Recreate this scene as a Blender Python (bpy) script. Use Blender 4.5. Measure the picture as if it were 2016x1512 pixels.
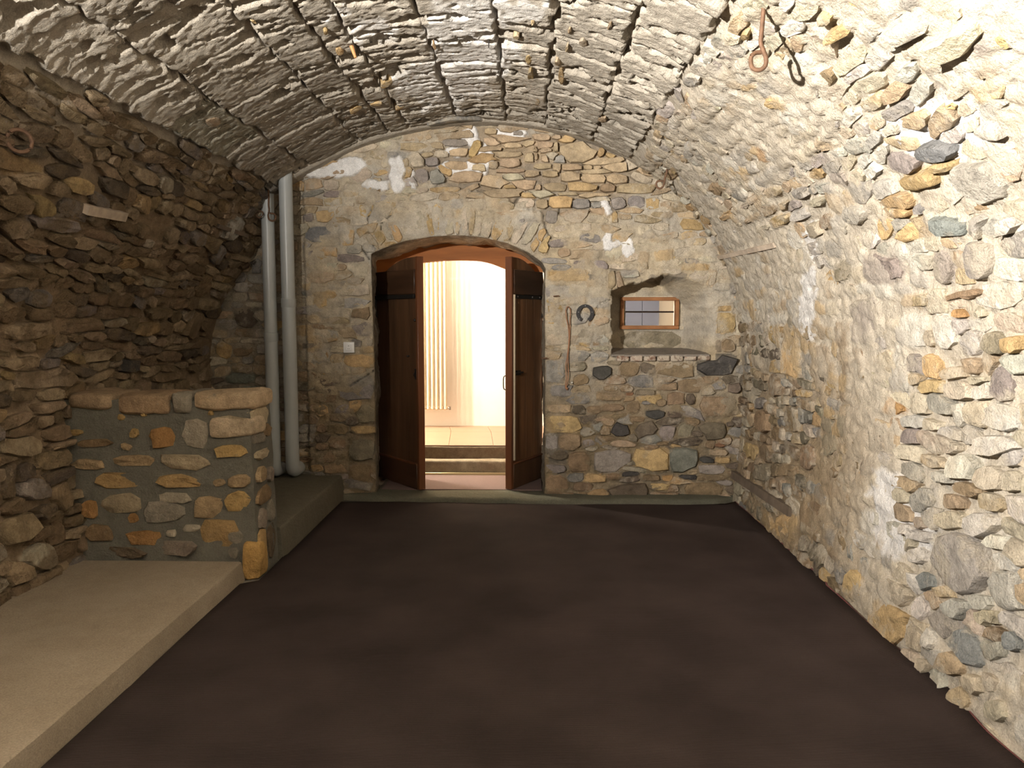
import bpy, bmesh, math, random
import numpy as np
from mathutils import Vector, Matrix

for o in list(bpy.data.objects):
    bpy.data.objects.remove(o)
SC = bpy.context.scene
COL = SC.collection
rng = np.random.default_rng(11)
random.seed(11)
PI = math.pi

# ------------------------------------------------------------------ camera
FOC = 1514.0
PIT = math.atan(133 / FOC)
YAW = math.atan(34 / FOC)
cam_d = bpy.data.cameras.new('camera')
cam = bpy.data.objects.new('camera', cam_d)
COL.objects.link(cam)
cam_d.sensor_width = 36
cam_d.lens = FOC / 2016 * 36
cam_d.clip_start = 0.05
cam.location = (0, 0, 1.5)
cam.rotation_euler = (PI / 2 - PIT, 0, YAW)
SC.camera = cam

# ------------------------------------------------------------------ world, lamps, exposure
world = bpy.data.worlds.new('world')
SC.world = world
world.use_nodes = True
world.node_tree.nodes['Background'].inputs[0].default_value = (0.05, 0.055, 0.07, 1)
world.node_tree.nodes['Background'].inputs[1].default_value = 0.0
SC.view_settings.view_transform = 'Standard'
SC.view_settings.look = 'None'
SC.view_settings.exposure = -0.95
SC.view_settings.gamma = 1.0
SC.view_settings.use_curve_mapping = False


def lamp(name, kind, loc, target, power, col, **kw):
    d = bpy.data.lights.new(name, kind)
    d.energy = power
    d.color = col
    for k, v in kw.items():
        setattr(d, k, v)
    o = bpy.data.objects.new(name, d)
    COL.objects.link(o)
    o.location = loc
    o.rotation_euler = (Vector(target) - Vector(loc)).to_track_quat('-Z', 'Y').to_euler()
    return o


# the cellar's clip-on flood lamp, by the left wall beside the camera, aimed up and right
L0 = Vector((-1.85, 0.35, 2.22))
lamp('flood_lamp', 'SPOT', L0, L0 + Vector((0.85, 0.52, 0.66)), 6300, (1.0, 0.935, 0.85),
     spot_size=math.radians(148), spot_blend=1.0, shadow_soft_size=0.03)
# ceiling lamp of the hallway behind the door
lamp('hallway_lamp', 'POINT', (-2.0, 7.45, 2.35), (0, 8, 1), 900, (1.0, 0.88, 0.70), shadow_soft_size=0.05)
# dim cool fill light added behind the camera, no window stands there
lamp('rear_fill_light', 'AREA', (0.3, -1.3, 1.7), (0.6, 3, 0.9), 5, (0.75, 0.85, 1.0),
     shape='RECTANGLE', size=0.9, size_y=0.7)


# ------------------------------------------------------------------ projection helpers
def ray(px, py):
    x = (px - 1008) / FOC
    y = (756 - py) / FOC
    F = np.array([-math.sin(YAW) * math.cos(PIT), math.cos(YAW) * math.cos(PIT), -math.sin(PIT)])
    R = np.array([math.cos(YAW), math.sin(YAW), 0.0])
    U = np.cross(R, F)
    return F + R * x + U * y


def onY(px, py, Y):
    d = ray(px, py)
    t = Y / d[1]
    return (d[0] * t, Y, 1.5 + d[2] * t)


def onZ(px, py, Z):
    d = ray(px, py)
    t = (Z - 1.5) / d[2]
    return (d[0] * t, d[1] * t, Z)


def proj(p):
    p = np.asarray(p, float)
    q = p - np.array([0, 0, 1.5])
    F = np.array([-math.sin(YAW) * math.cos(PIT), math.cos(YAW) * math.cos(PIT), -math.sin(PIT)])
    R = np.array([math.cos(YAW), math.sin(YAW), 0.0])
    U = np.cross(R, F)
    z = np.maximum(q @ F, 0.05)
    return 1008 + FOC * (q @ R) / z, 756 - FOC * (q @ U) / z


# ------------------------------------------------------------------ noise
_P = rng.permutation(1024)
_R = rng.random(1024) * 2 - 1


def vn(x, y, seed=0):
    x = np.asarray(x, float)
    y = np.asarray(y, float)
    xi = np.floor(x).astype(np.int64)
    yi = np.floor(y).astype(np.int64)
    fx = x - xi
    fy = y - yi
    fx = fx * fx * (3 - 2 * fx)
    fy = fy * fy * (3 - 2 * fy)

    def h(a, b):
        return _R[_P[(_P[a & 1023] + b + seed * 131) & 1023]]
    return ((h(xi, yi) * (1 - fx) + h(xi + 1, yi) * fx) * (1 - fy)
            + (h(xi, yi + 1) * (1 - fx) + h(xi + 1, yi + 1) * fx) * fy)


def fbm(x, y, o=4, seed=0, gain=0.5):
    a = 1.0
    s = 0
    t = 0
    for k in range(o):
        s = s + a * vn(x * 2 ** k + 17.3 * k, y * 2 ** k + 5.1 * k, seed + k)
        t += a
        a *= gain
    return s / t


def sst(a, b, x):
    t = np.clip((x - a) / (b - a), 0, 1)
    return t * t * (3 - 2 * t)


# ------------------------------------------------------------------ materials
def mk(name):
    m = bpy.data.materials.new(name)
    m.use_nodes = True
    nt = m.node_tree
    b = nt.nodes['Principled BSDF']
    return m, nt, b


def node(nt, t, **kw):
    n = nt.nodes.new(t)
    for k, v in kw.items():
        if k.startswith('i_'):
            n.inputs[k[2:].replace('_', ' ')].default_value = v
        else:
            setattr(n, k, v)
    return n


def simple(name, col, rough=0.6, metal=0.0, nscale=0, namp=0.25, bump=0.0, bscale=60, stretch=(1, 1, 1), spec=0.5):
    m, nt, b = mk(name)
    L = nt.links
    b.inputs['Base Color'].default_value = (*col, 1)
    b.inputs['Roughness'].default_value = rough
    b.inputs['Metallic'].default_value = metal
    b.inputs['Specular IOR Level'].default_value = spec
    tc = node(nt, 'ShaderNodeTexCoord')
    mp = node(nt, 'ShaderNodeMapping')
    mp.inputs['Scale'].default_value = stretch
    L.new(tc.outputs['Object'], mp.inputs[0])
    if nscale:
        n = node(nt, 'ShaderNodeTexNoise', i_Scale=nscale, i_Detail=6.0, i_Roughness=0.6)
        L.new(mp.outputs[0], n.inputs['Vector'])
        r = node(nt, 'ShaderNodeMapRange')
        r.inputs[1].default_value = 0.3
        r.inputs[2].default_value = 0.7
        r.inputs[3].default_value = 1 - namp
        r.inputs[4].default_value = 1 + namp
        L.new(n.outputs[0], r.inputs[0])
        h = node(nt, 'ShaderNodeHueSaturation')
        h.inputs['Color'].default_value = (*col, 1)
        L.new(r.outputs[0], h.inputs['Value'])
        L.new(h.outputs[0], b.inputs['Base Color'])
    if bump:
        n2 = node(nt, 'ShaderNodeTexNoise', i_Scale=bscale, i_Detail=5.0)
        L.new(mp.outputs[0], n2.inputs['Vector'])
        bp = node(nt, 'ShaderNodeBump')
        bp.inputs['Strength'].default_value = 0.8
        bp.inputs['Distance'].default_value = bump
        L.new(n2.outputs[0], bp.inputs['Height'])
        L.new(bp.outputs[0], b.inputs['Normal'])
    return m


def rock(name, dust=(0.45, 0.40, 0.32), dlo=0.52, dhi=0.62, dmax=0.75, dscale=5.0, bump=0.012, b1=22, b2=90,
         var=0.35, pits=0.0):
    """stone / mortar: vertex colour, mottled, partly smeared with mortar, rough relief"""
    m, nt, b = mk(name)
    L = nt.links
    b.inputs['Roughness'].default_value = 0.95
    b.inputs['Specular IOR Level'].default_value = 0.15
    geo = node(nt, 'ShaderNodeNewGeometry')
    at = node(nt, 'ShaderNodeAttribute', attribute_name='Col')
    n1 = node(nt, 'ShaderNodeTexNoise', i_Scale=14.0, i_Detail=8.0, i_Roughness=0.65)
    L.new(geo.outputs['Position'], n1.inputs['Vector'])
    r1 = node(nt, 'ShaderNodeMapRange')
    r1.inputs[1].default_value = 0.28
    r1.inputs[2].default_value = 0.72
    r1.inputs[3].default_value = 1 - var
    r1.inputs[4].default_value = 1 + var
    L.new(n1.outputs[0], r1.inputs[0])
    h = node(nt, 'ShaderNodeHueSaturation')
    L.new(at.outputs['Color'], h.inputs['Color'])
    L.new(r1.outputs[0], h.inputs['Value'])
    n2 = node(nt, 'ShaderNodeTexNoise', i_Scale=dscale, i_Detail=9.0, i_Roughness=0.68)
    L.new(geo.outputs['Position'], n2.inputs['Vector'])
    r2 = node(nt, 'ShaderNodeMapRange')
    r2.inputs[1].default_value = dlo
    r2.inputs[2].default_value = dhi
    r2.inputs[3].default_value = 0
    r2.inputs[4].default_value = dmax
    L.new(n2.outputs[0], r2.inputs[0])
    mx = node(nt, 'ShaderNodeMix', data_type='RGBA')
    L.new(r2.outputs[0], mx.inputs[0])
    L.new(h.outputs[0], mx.inputs[6])
    mx.inputs[7].default_value = (*dust, 1)
    # fine speckle
    n5 = node(nt, 'ShaderNodeTexNoise', i_Scale=160.0, i_Detail=3.0)
    L.new(geo.outputs['Position'], n5.inputs['Vector'])
    r5 = node(nt, 'ShaderNodeMapRange')
    r5.inputs[1].default_value = 0.3
    r5.inputs[2].default_value = 0.7
    r5.inputs[3].default_value = 0.82
    r5.inputs[4].default_value = 1.15
    L.new(n5.outputs[0], r5.inputs[0])
    h2 = node(nt, 'ShaderNodeHueSaturation')
    L.new(mx.outputs[2], h2.inputs['Color'])
    L.new(r5.outputs[0], h2.inputs['Value'])
    L.new(h2.outputs[0], b.inputs['Base Color'])
    n3 = node(nt, 'ShaderNodeTexNoise', i_Scale=b1, i_Detail=8.0, i_Roughness=0.62)
    n4 = node(nt, 'ShaderNodeTexNoise', i_Scale=b2, i_Detail=4.0, i_Roughness=0.6)
    L.new(geo.outputs['Position'], n3.inputs['Vector'])
    L.new(geo.outputs['Position'], n4.inputs['Vector'])
    bp = node(nt, 'ShaderNodeBump')
    bp.inputs['Distance'].default_value = bump
    bp.inputs['Strength'].default_value = 1.0
    L.new(n3.outputs[0], bp.inputs['Height'])
    bp2 = node(nt, 'ShaderNodeBump')
    bp2.inputs['Distance'].default_value = bump * 0.22
    bp2.inputs['Strength'].default_value = 1.0
    L.new(n4.outputs[0], bp2.inputs['Height'])
    L.new(bp.outputs[0], bp2.inputs['Normal'])
    L.new(bp2.outputs[0], b.inputs['Normal'])
    return m


M_STONE = rock('rubble_stone', dlo=0.50, dhi=0.60, dmax=0.72, dscale=4.5, bump=0.022)
M_STONE_CLEAN = rock('dry_stone', dlo=0.60, dhi=0.72, dmax=0.5, dscale=6, bump=0.016)
M_STONE_DUN = rock('dun_stone', dust=(0.19, 0.14, 0.085), dlo=0.46, dhi=0.60, dmax=0.8, dscale=5, bump=0.035)
M_MORTAR = rock('lime_mortar', dust=(0.40, 0.33, 0.24), dlo=0.55, dhi=0.7, dmax=0.6, dscale=6, bump=0.012, b1=48, b2=140, var=0.22)
M_TUFA = rock('tufa_block', dust=(0.50, 0.46, 0.40), dlo=0.55, dhi=0.7, dmax=0.6, dscale=4, bump=0.010, b1=60, b2=170, var=0.18)
M_PLINTH = rock('plinth_stone', dust=(0.26, 0.25, 0.21), dlo=0.62, dhi=0.70, dmax=0.6, dscale=9, bump=0.02)
M_CEMENT = rock('grey_cement', dust=(0.16, 0.155, 0.13), dlo=0.5, dhi=0.75, dmax=0.6, dscale=5, bump=0.012, b1=18, var=0.15)

C = dict(
    tan=(.40, .31, .205), och=(.44, .315, .165), org=(.40, .24, .11), bei=(.46, .40, .305), gry=(.26, .245, .22),
    mau=(.27, .235, .21), drk=(.07, .065, .06), brn=(.26, .19, .12), blu=(.20, .205, .20), wht=(.74, .72, .68),
    olv=(.22, .19, .135), pal=(.52, .49, .43), dbr=(.15, .12, .09), yel=(.48, .35, .17), red=(.24, .13, .08),
    grn=(.18, .185, .155), ltg=(.37, .345, .305))


# ------------------------------------------------------------------ mesh helpers
def link(o, parent=None):
    COL.objects.link(o)
    if parent is not None:
        o.parent = parent
    return o


def tag(o, label=None, cat=None, group=None, kind=None):
    if label:
        o['label'] = label
    if cat:
        o['category'] = cat
    if group:
        o['group'] = group
    if kind:
        o['kind'] = kind
    return o


def empty(name, loc=(0, 0, 0), rz=0.0):
    o = bpy.data.objects.new(name, None)
    o.location = loc
    o.rotation_euler = (0, 0, rz)
    o.empty_display_size = 0.05
    return link(o)


def mesh_np(name, V, Fa, mat, parent=None, col=None, smooth=True, origin=None, sharp=None):
    me = bpy.data.meshes.new(name)
    V = np.asarray(V, float)
    if origin is not None:
        V = V - np.asarray(origin)
    me.from_pydata(V.tolist(), [], Fa.tolist() if isinstance(Fa, np.ndarray) else Fa)
    if smooth:
        me.polygons.foreach_set('use_smooth', np.ones(len(me.polygons), bool))
    if sharp:
        me.set_sharp_from_angle(angle=sharp)
    if col is not None:
        a = me.color_attributes.new('Col', 'FLOAT_COLOR', 'POINT')
        c = np.ones((len(V), 4))
        c[:, :3] = col
        a.data.foreach_set('color', c.ravel())
    me.materials.append(mat)
    me.update()
    o = bpy.data.objects.new(name, me)
    if origin is not None:
        o.location = origin
    return link(o, parent)


def bm_obj(name, bm, mat, parent=None, smooth=False, loc=None, col=None):
    bmesh.ops.recalc_face_normals(bm, faces=bm.faces)
    me = bpy.data.meshes.new(name)
    bm.to_mesh(me)
    bm.free()
    if smooth:
        me.polygons.foreach_set('use_smooth', np.ones(len(me.polygons), bool))
        me.set_sharp_from_angle(angle=math.radians(40))
    if col is not None:
        a = me.color_attributes.new('Col', 'FLOAT_COLOR', 'POINT')
        a.data.foreach_set('color', np.tile([*col, 1.0], len(me.vertices)))
    me.materials.append(mat)
    o = bpy.data.objects.new(name, me)
    if loc is not None:
        o.location = loc
    return link(o, parent)


def add_box(bm, lo, hi, bevel=0.0, seg=1):
    vs = [bm.verts.new((x, y, z)) for x in (lo[0], hi[0]) for y in (lo[1], hi[1]) for z in (lo[2], hi[2])]
    f = [(0, 1, 3, 2), (4, 6, 7, 5), (0, 4, 5, 1), (2, 3, 7, 6), (0, 2, 6, 4), (1, 5, 7, 3)]
    fs = [bm.faces.new([vs[i] for i in q]) for q in f]
    if bevel:
        es = list({e for q in fs for e in q.edges})
        bmesh.ops.bevel(bm, geom=es, offset=bevel, segments=seg, affect='EDGES', profile=0.5)


def box(name, lo, hi, mat, parent=None, bevel=0.0, seg=1, col=None):
    bm = bmesh.new()
    add_box(bm, lo, hi, bevel, seg)
    return bm_obj(name, bm, mat, parent, smooth=bevel > 0, col=col)


def add_prism(bm, pts, y0, y1):
    """polygon in XZ extruded along Y"""
    a = [bm.verts.new((p[0], y0, p[1])) for p in pts]
    b = [bm.verts.new((p[0], y1, p[1])) for p in pts]
    n = len(pts)
    bm.faces.new(a)
    bm.faces.new(b[::-1])
    for i in range(n):
        j = (i + 1) % n
        bm.faces.new((a[i], b[i], b[j], a[j]))


def add_tube(bm, pts, r, n=10, cap=True, closed=False):
    pts = [Vector(p) for p in pts]
    m = len(pts)
    rings = []
    ref = Vector((0.13, 0.31, 1)).normalized()
    for i, p in enumerate(pts):
        if closed:
            t = (pts[(i + 1) % m] - pts[i - 1])
        else:
            t = pts[min(i + 1, m - 1)] - pts[max(i - 1, 0)]
        t.normalize()
        if abs(t.dot(ref)) > 0.95:
            u = t.cross(Vector((1, 0.2, 0))).normalized()
        else:
            u = t.cross(ref).normalized()
        w = t.cross(u)
        rr = r[i] if isinstance(r, (list, tuple)) else r
        rings.append([bm.verts.new(p + (u * math.cos(2 * PI * k / n) + w * math.sin(2 * PI * k / n)) * rr) for k in range(n)])
    for i in range(m if closed else m - 1):
        A = rings[i]
        B = rings[(i + 1) % m]
        for k in range(n):
            bm.faces.new((A[k], A[(k + 1) % n], B[(k + 1) % n], B[k]))
    if cap and not closed:
        bm.faces.new(rings[0][::-1])
        bm.faces.new(rings[-1])


def smooth_path(pts, sub=5):
    P = [Vector(p) for p in pts]
    out = []
    for i in range(len(P) - 1):
        a = P[max(i - 1, 0)]
        b = P[i]
        c = P[i + 1]
        d = P[min(i + 2, len(P) - 1)]
        for k in range(sub):
            t = k / sub
            out.append(0.5 * ((2 * b) + (c - a) * t + (2 * a - 5 * b + 4 * c - d) * t * t + (3 * b - a - 3 * c + d) * t ** 3))
    out.append(P[-1])
    return out


# ------------------------------------------------------------------ the surfaces of the shell
FARY = 6.2
prof_px = [(450, 570), (500, 500), (520, 430), (560, 370), (600, 345), (700, 292), (800, 262), (900, 246), (1000, 245),
           (1100, 262), (1200, 300), (1280, 345), (1330, 385), (1400, 470), (1440, 560), (1455, 650), (1460, 760)]
prof = [(-2.56, -0.06), (-2.57, 0.4), (-2.60, 0.85), (-2.60, 1.2), (-2.54, 1.47)]
prof += [(onY(a, b, FARY)[0], onY(a, b, FARY)[2]) for a, b in prof_px]
prof += [(1.70, 0.5), (1.67, 0.2), (1.65, -0.06)]
pp = np.array([(v.x, v.z) for v in smooth_path([(x, 0, z) for x, z in prof], 8)])
for _ in range(6):
    pp[1:-1] = 0.25 * pp[:-2] + 0.5 * pp[1:-1] + 0.25 * pp[2:]
cum = np.concatenate([[0], np.cumsum(np.hypot(*np.diff(pp, axis=0).T))])
SMAX = cum[-1]
sg = np.arange(0, SMAX, 0.01)
PXs = np.interp(sg, cum, pp[:, 0])
PZs = np.interp(sg, cum, pp[:, 1])
tx = np.gradient(PXs)
tz = np.gradient(PZs)
for _ in range(30):
    tx[1:-1] = 0.25 * tx[:-2] + 0.5 * tx[1:-1] + 0.25 * tx[2:]
    tz[1:-1] = 0.25 * tz[:-2] + 0.5 * tz[1:-1] + 0.25 * tz[2:]
ln = np.hypot(tx, tz)
NXs = tz / ln
NZs = -tx / ln


class Shell:
    @staticmethod
    def pos(u, v, h):      # u = y along the vault, v = arc length, h towards the room
        x = np.interp(v, sg, PXs) + np.interp(v, sg, NXs) * h
        z = np.interp(v, sg, PZs) + np.interp(v, sg, NZs) * h
        return np.stack([x, np.broadcast_to(u, x.shape) + 0 * x, z], -1)

    @staticmethod
    def inv(px, py):
        d = ray(px, py)
        t = np.linspace(0.8, 12, 1200)
        x = d[0] * t
        z = 1.5 + d[2] * t
        # signed distance to the profile: find nearest profile sample
        D = (x[:, None] - PXs[None]) ** 2 + (z[:, None] - PZs[None]) ** 2
        k = D.argmin(1)
        sd = (x - PXs[k]) * NXs[k] + (z - PZs[k]) * NZs[k]
        i = np.argmax(sd < 0)
        if i == 0:
            i = 1
        w = sd[i - 1] / (sd[i - 1] - sd[i] + 1e-9)
        tt = t[i - 1] + w * (t[i] - t[i - 1])
        return np.array([d[1] * tt, sg[k[i]]])


def niche(u, v):
    u0_ = u
    u = u + .012 * vn(v * 13, u * 3, 61) + .006 * vn(v * 40, u * 9, 62)
    v = np.where(v > 1.4, v + .016 * vn(u0_ * 11, v * 2, 63) + .008 * vn(u0_ * 35, v * 9, 64), v)
    top = np.interp(u, [.66, .80, .95, 1.08, 1.25, 1.45, 1.55], [1.69, 1.75, 1.795, 1.825, 1.80, 1.72, 1.66])
    ramp = sst(1.50, 1.27, u) if False else 1 - sst(1.27, 1.50, u)
    rt = sst(1.0, 1.3, u)
    tfade = np.clip((top - v) / (0.01 + 0.20 * rt), 0, 1)
    ins = (v > 1.205) & (v < top) & (u > .66)
    return np.where(ins, 0.35 * ramp * tfade, 0.0)


class Flat:
    @staticmethod
    def pos(u, v, h):
        u = np.asarray(u, float)
        v = np.asarray(v, float)
        y = FARY - h + niche(u, v) + 0.05 * (1 - sst(-1.83, -1.79, u))
        return np.stack([u, y, v], -1)

    @staticmethod
    def inv(px, py):
        p = onY(px, py, FARY)
        return np.array([p[0], p[2]])


ARCH = [(-1.255, -0.05), (-1.255, 1.0), (-1.268, 2.00)] + \
       [(onY(a, b, FARY)[0], onY(a, b, FARY)[2]) for a, b in
        [(760, 487), (800, 474), (850, 466), (900, 463), (950, 467), (1000, 479), (1040, 497), (1066, 516)]] + \
       [(0.122, 1.88), (0.126, 1.0), (0.126, -0.05)]
ARCH = np.array(ARCH)
WIN = np.array([(0.80, 1.418), (0.80, 1.642), (1.235, 1.642), (1.235, 1.418)])


def inside(poly, x, z):
    c = np.zeros(np.shape(x), bool)
    n = len(poly)
    for i in range(n):
        x1, z1 = poly[i]
        x2, z2 = poly[(i + 1) % n]
        cond = ((z1 > z) != (z2 > z))
        xi = (x2 - x1) * (z - z1) / ((z2 - z1) + 1e-12) + x1
        c ^= cond & (x < xi)
    return c


def nearest_on(poly, x, z):
    best = np.full(x.shape, 1e9)
    bx = x.copy()
    bz = z.copy()
    for i in range(len(poly) - 1):
        a = poly[i]
        d = poly[i + 1] - a
        t = np.clip(((x - a[0]) * d[0] + (z - a[1]) * d[1]) / (d @ d), 0, 1)
        qx = a[0] + t * d[0]
        qz = a[1] + t * d[1]
        D = (qx - x) ** 2 + (qz - z) ** 2
        m = D < best
        best = np.where(m, D, best)
        bx = np.where(m, qx, bx)
        bz = np.where(m, qz, bz)
    return bx, bz


def blobs(px, py, L, warp=14):
    """1 inside the listed ellipses (cx, cy, rx, ry), ragged edges"""
    wx = px + warp * fbm(px / 22.0, py / 22.0, 4, 31)
    wy = py + warp * fbm(px / 22.0, py / 22.0, 4, 57)
    o = np.zeros(np.shape(px))
    for cx, cy, rx, ry in L:
        d = np.hypot((wx - cx) / rx, (wy - cy) / ry)
        o = np.maximum(o, 1 - sst(0.85, 1.05, d))
    return o


# ------------------------------------------------------------------ stones
def parse(surf, txt):
    out = []
    for ln_ in txt.strip().split('\n'):
        for it in ln_.split(';'):
            q = it.split()
            if len(q) < 5:
                continue
            cx, cy, w, h = map(float, q[:4])
            r = math.radians(float(q[5])) if len(q) > 5 else 0.0
            H = float(q[6]) if len(q) > 6 else None
            c = surf.inv(cx, cy)
            a = surf.inv(cx + w / 2 * math.cos(r), cy + w / 2 * math.sin(r)) - c
            b = surf.inv(cx - h / 2 * math.sin(r), cy + h / 2 * math.cos(r)) - c
            if abs(a[0] * b[1] - a[1] * b[0]) < 1e-6:
                continue
            out.append(dict(c=c, M=np.array([a, b]).T, col=C[q[4]], man=True, H=H))
    return out


def layout(surf, u0, u1, v0, v1, manual, wr, hr, keep, palette, seed, jog=0.25, p=3.2):
    R = random.Random(seed)
    res = 0.008
    nu = int((u1 - u0) / res)
    nv = int((v1 - v0) / res)
    best = np.full((nv, nu), 1.12)
    lab = np.full((nv, nu), -1, np.int32)
    UU = u0 + (np.arange(nu) + .5) * res
    VV = v0 + (np.arange(nv) + .5) * res
    gu, gv = np.meshgrid(UU, VV)
    ok = keep(gu, gv)
    sites = []

    def put(s):
        c = s['c']
        M = s['M']
        Mi = np.linalg.inv(M)
        ex = np.abs(M).sum(1) * 1.15
        i0 = max(0, int((c[0] - ex[0] - u0) / res))
        i1 = min(nu, int((c[0] + ex[0] - u0) / res) + 2)
        j0 = max(0, int((c[1] - ex[1] - v0) / res))
        j1 = min(nv, int((c[1] + ex[1] - v0) / res) + 2)
        if i0 >= i1 or j0 >= j1:
            return
        du = UU[None, i0:i1] - c[0]
        dv = VV[j0:j1, None] - c[1]
        q0 = Mi[0, 0] * du + Mi[0, 1] * dv
        q1 = Mi[1, 0] * du + Mi[1, 1] * dv
        d = (np.abs(q0) ** p + np.abs(q1) ** p) ** (1 / p)
        if s['man']:
            d = d * 0.80 + np.where(d > 1.04, 9, 0)
        d = d + 0.10 * vn(gu[j0:j1, i0:i1] * 30, gv[j0:j1, i0:i1] * 30, seed)
        bb = best[j0:j1, i0:i1]
        m = (d < bb) & ok[j0:j1, i0:i1]
        bb[m] = d[m]
        lab[j0:j1, i0:i1][m] = len(sites)
        s['Mi'] = Mi
        sites.append(s)
    for s in manual:
        put(s)
    nman = len(sites)
    v = v0
    row = 0
    while v < v1:
        h = R.uniform(*hr)
        u = u0 - R.random() * wr[1]
        while u < u1:
            big = R.random()
            w = R.uniform(*wr) * (1.5 if big > 0.9 else 1.0)
            hh = h * R.uniform(0.75, 1.15)
            cu = u + w / 2
            cv = v + h / 2 + R.uniform(-1, 1) * h * jog + 0.05 * float(vn(np.array(cu * 1.3), np.array(v), 3))
            u += w
            i = int((cu - u0) / res)
            j = int((cv - v0) / res)
            if not (0 <= i < nu and 0 <= j < nv) or not ok[j, i]:
                continue
            if lab[j, i] >= 0 and lab[j, i] < nman and best[j, i] < 0.80:
                continue
            if R.random() < 0.06:
                continue
            r = R.gauss(0, 0.14)
            M = np.array([[w * .54 * math.cos(r), -hh * .56 * math.sin(r)], [w * .54 * math.sin(r), hh * .56 * math.cos(r)]])
            put(dict(c=np.array([cu, cv]), M=M, col=palette(R, cu, cv), man=False, H=None))
        v += h
        row += 1
    # polygons by marching rays inside each label
    for k, s in enumerate(sites):
        n = 10
        rs = np.arange(0.08, 1.30, 0.03)
        off = R.uniform(-.2, .2)
        th = np.array([2 * PI * i / n + off + R.uniform(-.16, .16) for i in range(n)])
        st = np.stack([np.cos(th), np.sin(th)])            # 2 x n
        sp = (np.abs(st[0]) ** p + np.abs(st[1]) ** p) ** (1 / p)
        P = s['M'] @ st                                     # metric direction for r = 1
        U = s['c'][0] + P[0][:, None] * rs[None]
        V = s['c'][1] + P[1][:, None] * rs[None]
        I = np.clip(((U - u0) / res).astype(int), 0, nu - 1)
        J = np.clip(((V - v0) / res).astype(int), 0, nv - 1)
        own = (lab[J, I] == k)
        first = np.where(own.all(1), len(rs) - 1, np.argmin(own, 1))
        r = rs[np.maximum(first - 1, 0)]
        r = np.where(first == 0, 0, r)
        plen = np.hypot(P[0], P[1])
        j = R.uniform(0.001, 0.005)
        r = np.maximum(r - j / np.maximum(plen, 1e-4), 0.0) * np.array([R.uniform(.95, 1.0) for _ in range(n)])
        s['r'] = r
        s['P'] = P
        L = r * plen
        s['area'] = 0.5 * float(np.sum(np.abs(P[0] * r * np.roll(P[1] * r, -1) - P[1] * r * np.roll(P[0] * r, -1))))
        s['ok'] = (L > 0.008).sum() >= 8 and s['area'] > 0.0009
    out = [s for s in sites if s['ok']]
    cols = np.array([s['col'] for s in sites] + [(0, 0, 0)])
    for s in out:
        i = int((s['c'][0] - u0) / res)
        j = int((s['c'][1] - v0) / res)
    return out, (lab, best, cols, u0, v0, res)


def ghost(u, v, G):
    """stones buried under thin mortar: colour, weight and relief at (u, v)"""
    lab, best, cols, u0, v0, res = G
    wu = u + .006 * vn(u * 60, v * 60, 3)
    wv_ = v + .006 * vn(u * 60, v * 60, 4)
    I = ((wu - u0) / res).astype(int)
    J = ((wv_ - v0) / res).astype(int)
    ok = (I >= 0) & (I < lab.shape[1]) & (J >= 0) & (J < lab.shape[0])
    I = np.clip(I, 0, lab.shape[1] - 1)
    J = np.clip(J, 0, lab.shape[0] - 1)
    k = np.where(ok, lab[J, I], -1)
    d = np.where(k >= 0, best[J, I], 1.2)
    w = (k >= 0) * (1 - sst(.80, 1.0, d)) * sst(-.30, .25, fbm(u * 5, v * 5, 4, 160))
    hh = .007 * (1 - sst(.6, .98, d)) - .006 * sst(.9, 1.02, d)
    return cols[k], w, np.where(ok, hh, 0)


def stone_geo(surf, s, Hfun, R, embed=0.035, rnd=1.0):
    n = len(s['r'])
    H = s['H'] * .62 if s['H'] else Hfun(s, R)
    H = H * 1.0
    size = math.sqrt(s['area'])
    tilt = (R.gauss(0, .10), R.gauss(0, .10))
    P = s['P'] * s['r']
    rings = [(1.03, -embed), (1.01, H * .45), (R.uniform(.90, .96), H * .95), (R.uniform(.5, .68), H * 1.04)]
    V = []
    for f, h in rings:
        uu = s['c'][0] + P[0] * f
        vv = s['c'][1] + P[1] * f
        hh = np.full(n, h)
        if h > 0:
            hh = hh + (P[0] * f * tilt[0] + P[1] * f * tilt[1]) + np.array([R.gauss(0, .035) * min(size, .2) for _ in range(n)]) * (.6 if f > .8 else 1.0)
        V.append(surf.pos(uu, vv, hh))
    V.append(surf.pos(np.array([s['c'][0]]), np.array([s['c'][1]]), np.array([H * 1.1 + R.gauss(0, .004)])))
    V = np.concatenate(V)
    F = []
    for k in range(3):
        for i in range(n):
            j = (i + 1) % n
            F.append((k * n + i, k * n + j, (k + 1) * n + j, (k + 1) * n + i))
    for i in range(n):
        F.append((3 * n + i, 3 * n + (i + 1) % n, 4 * n))
    return V, F


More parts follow.
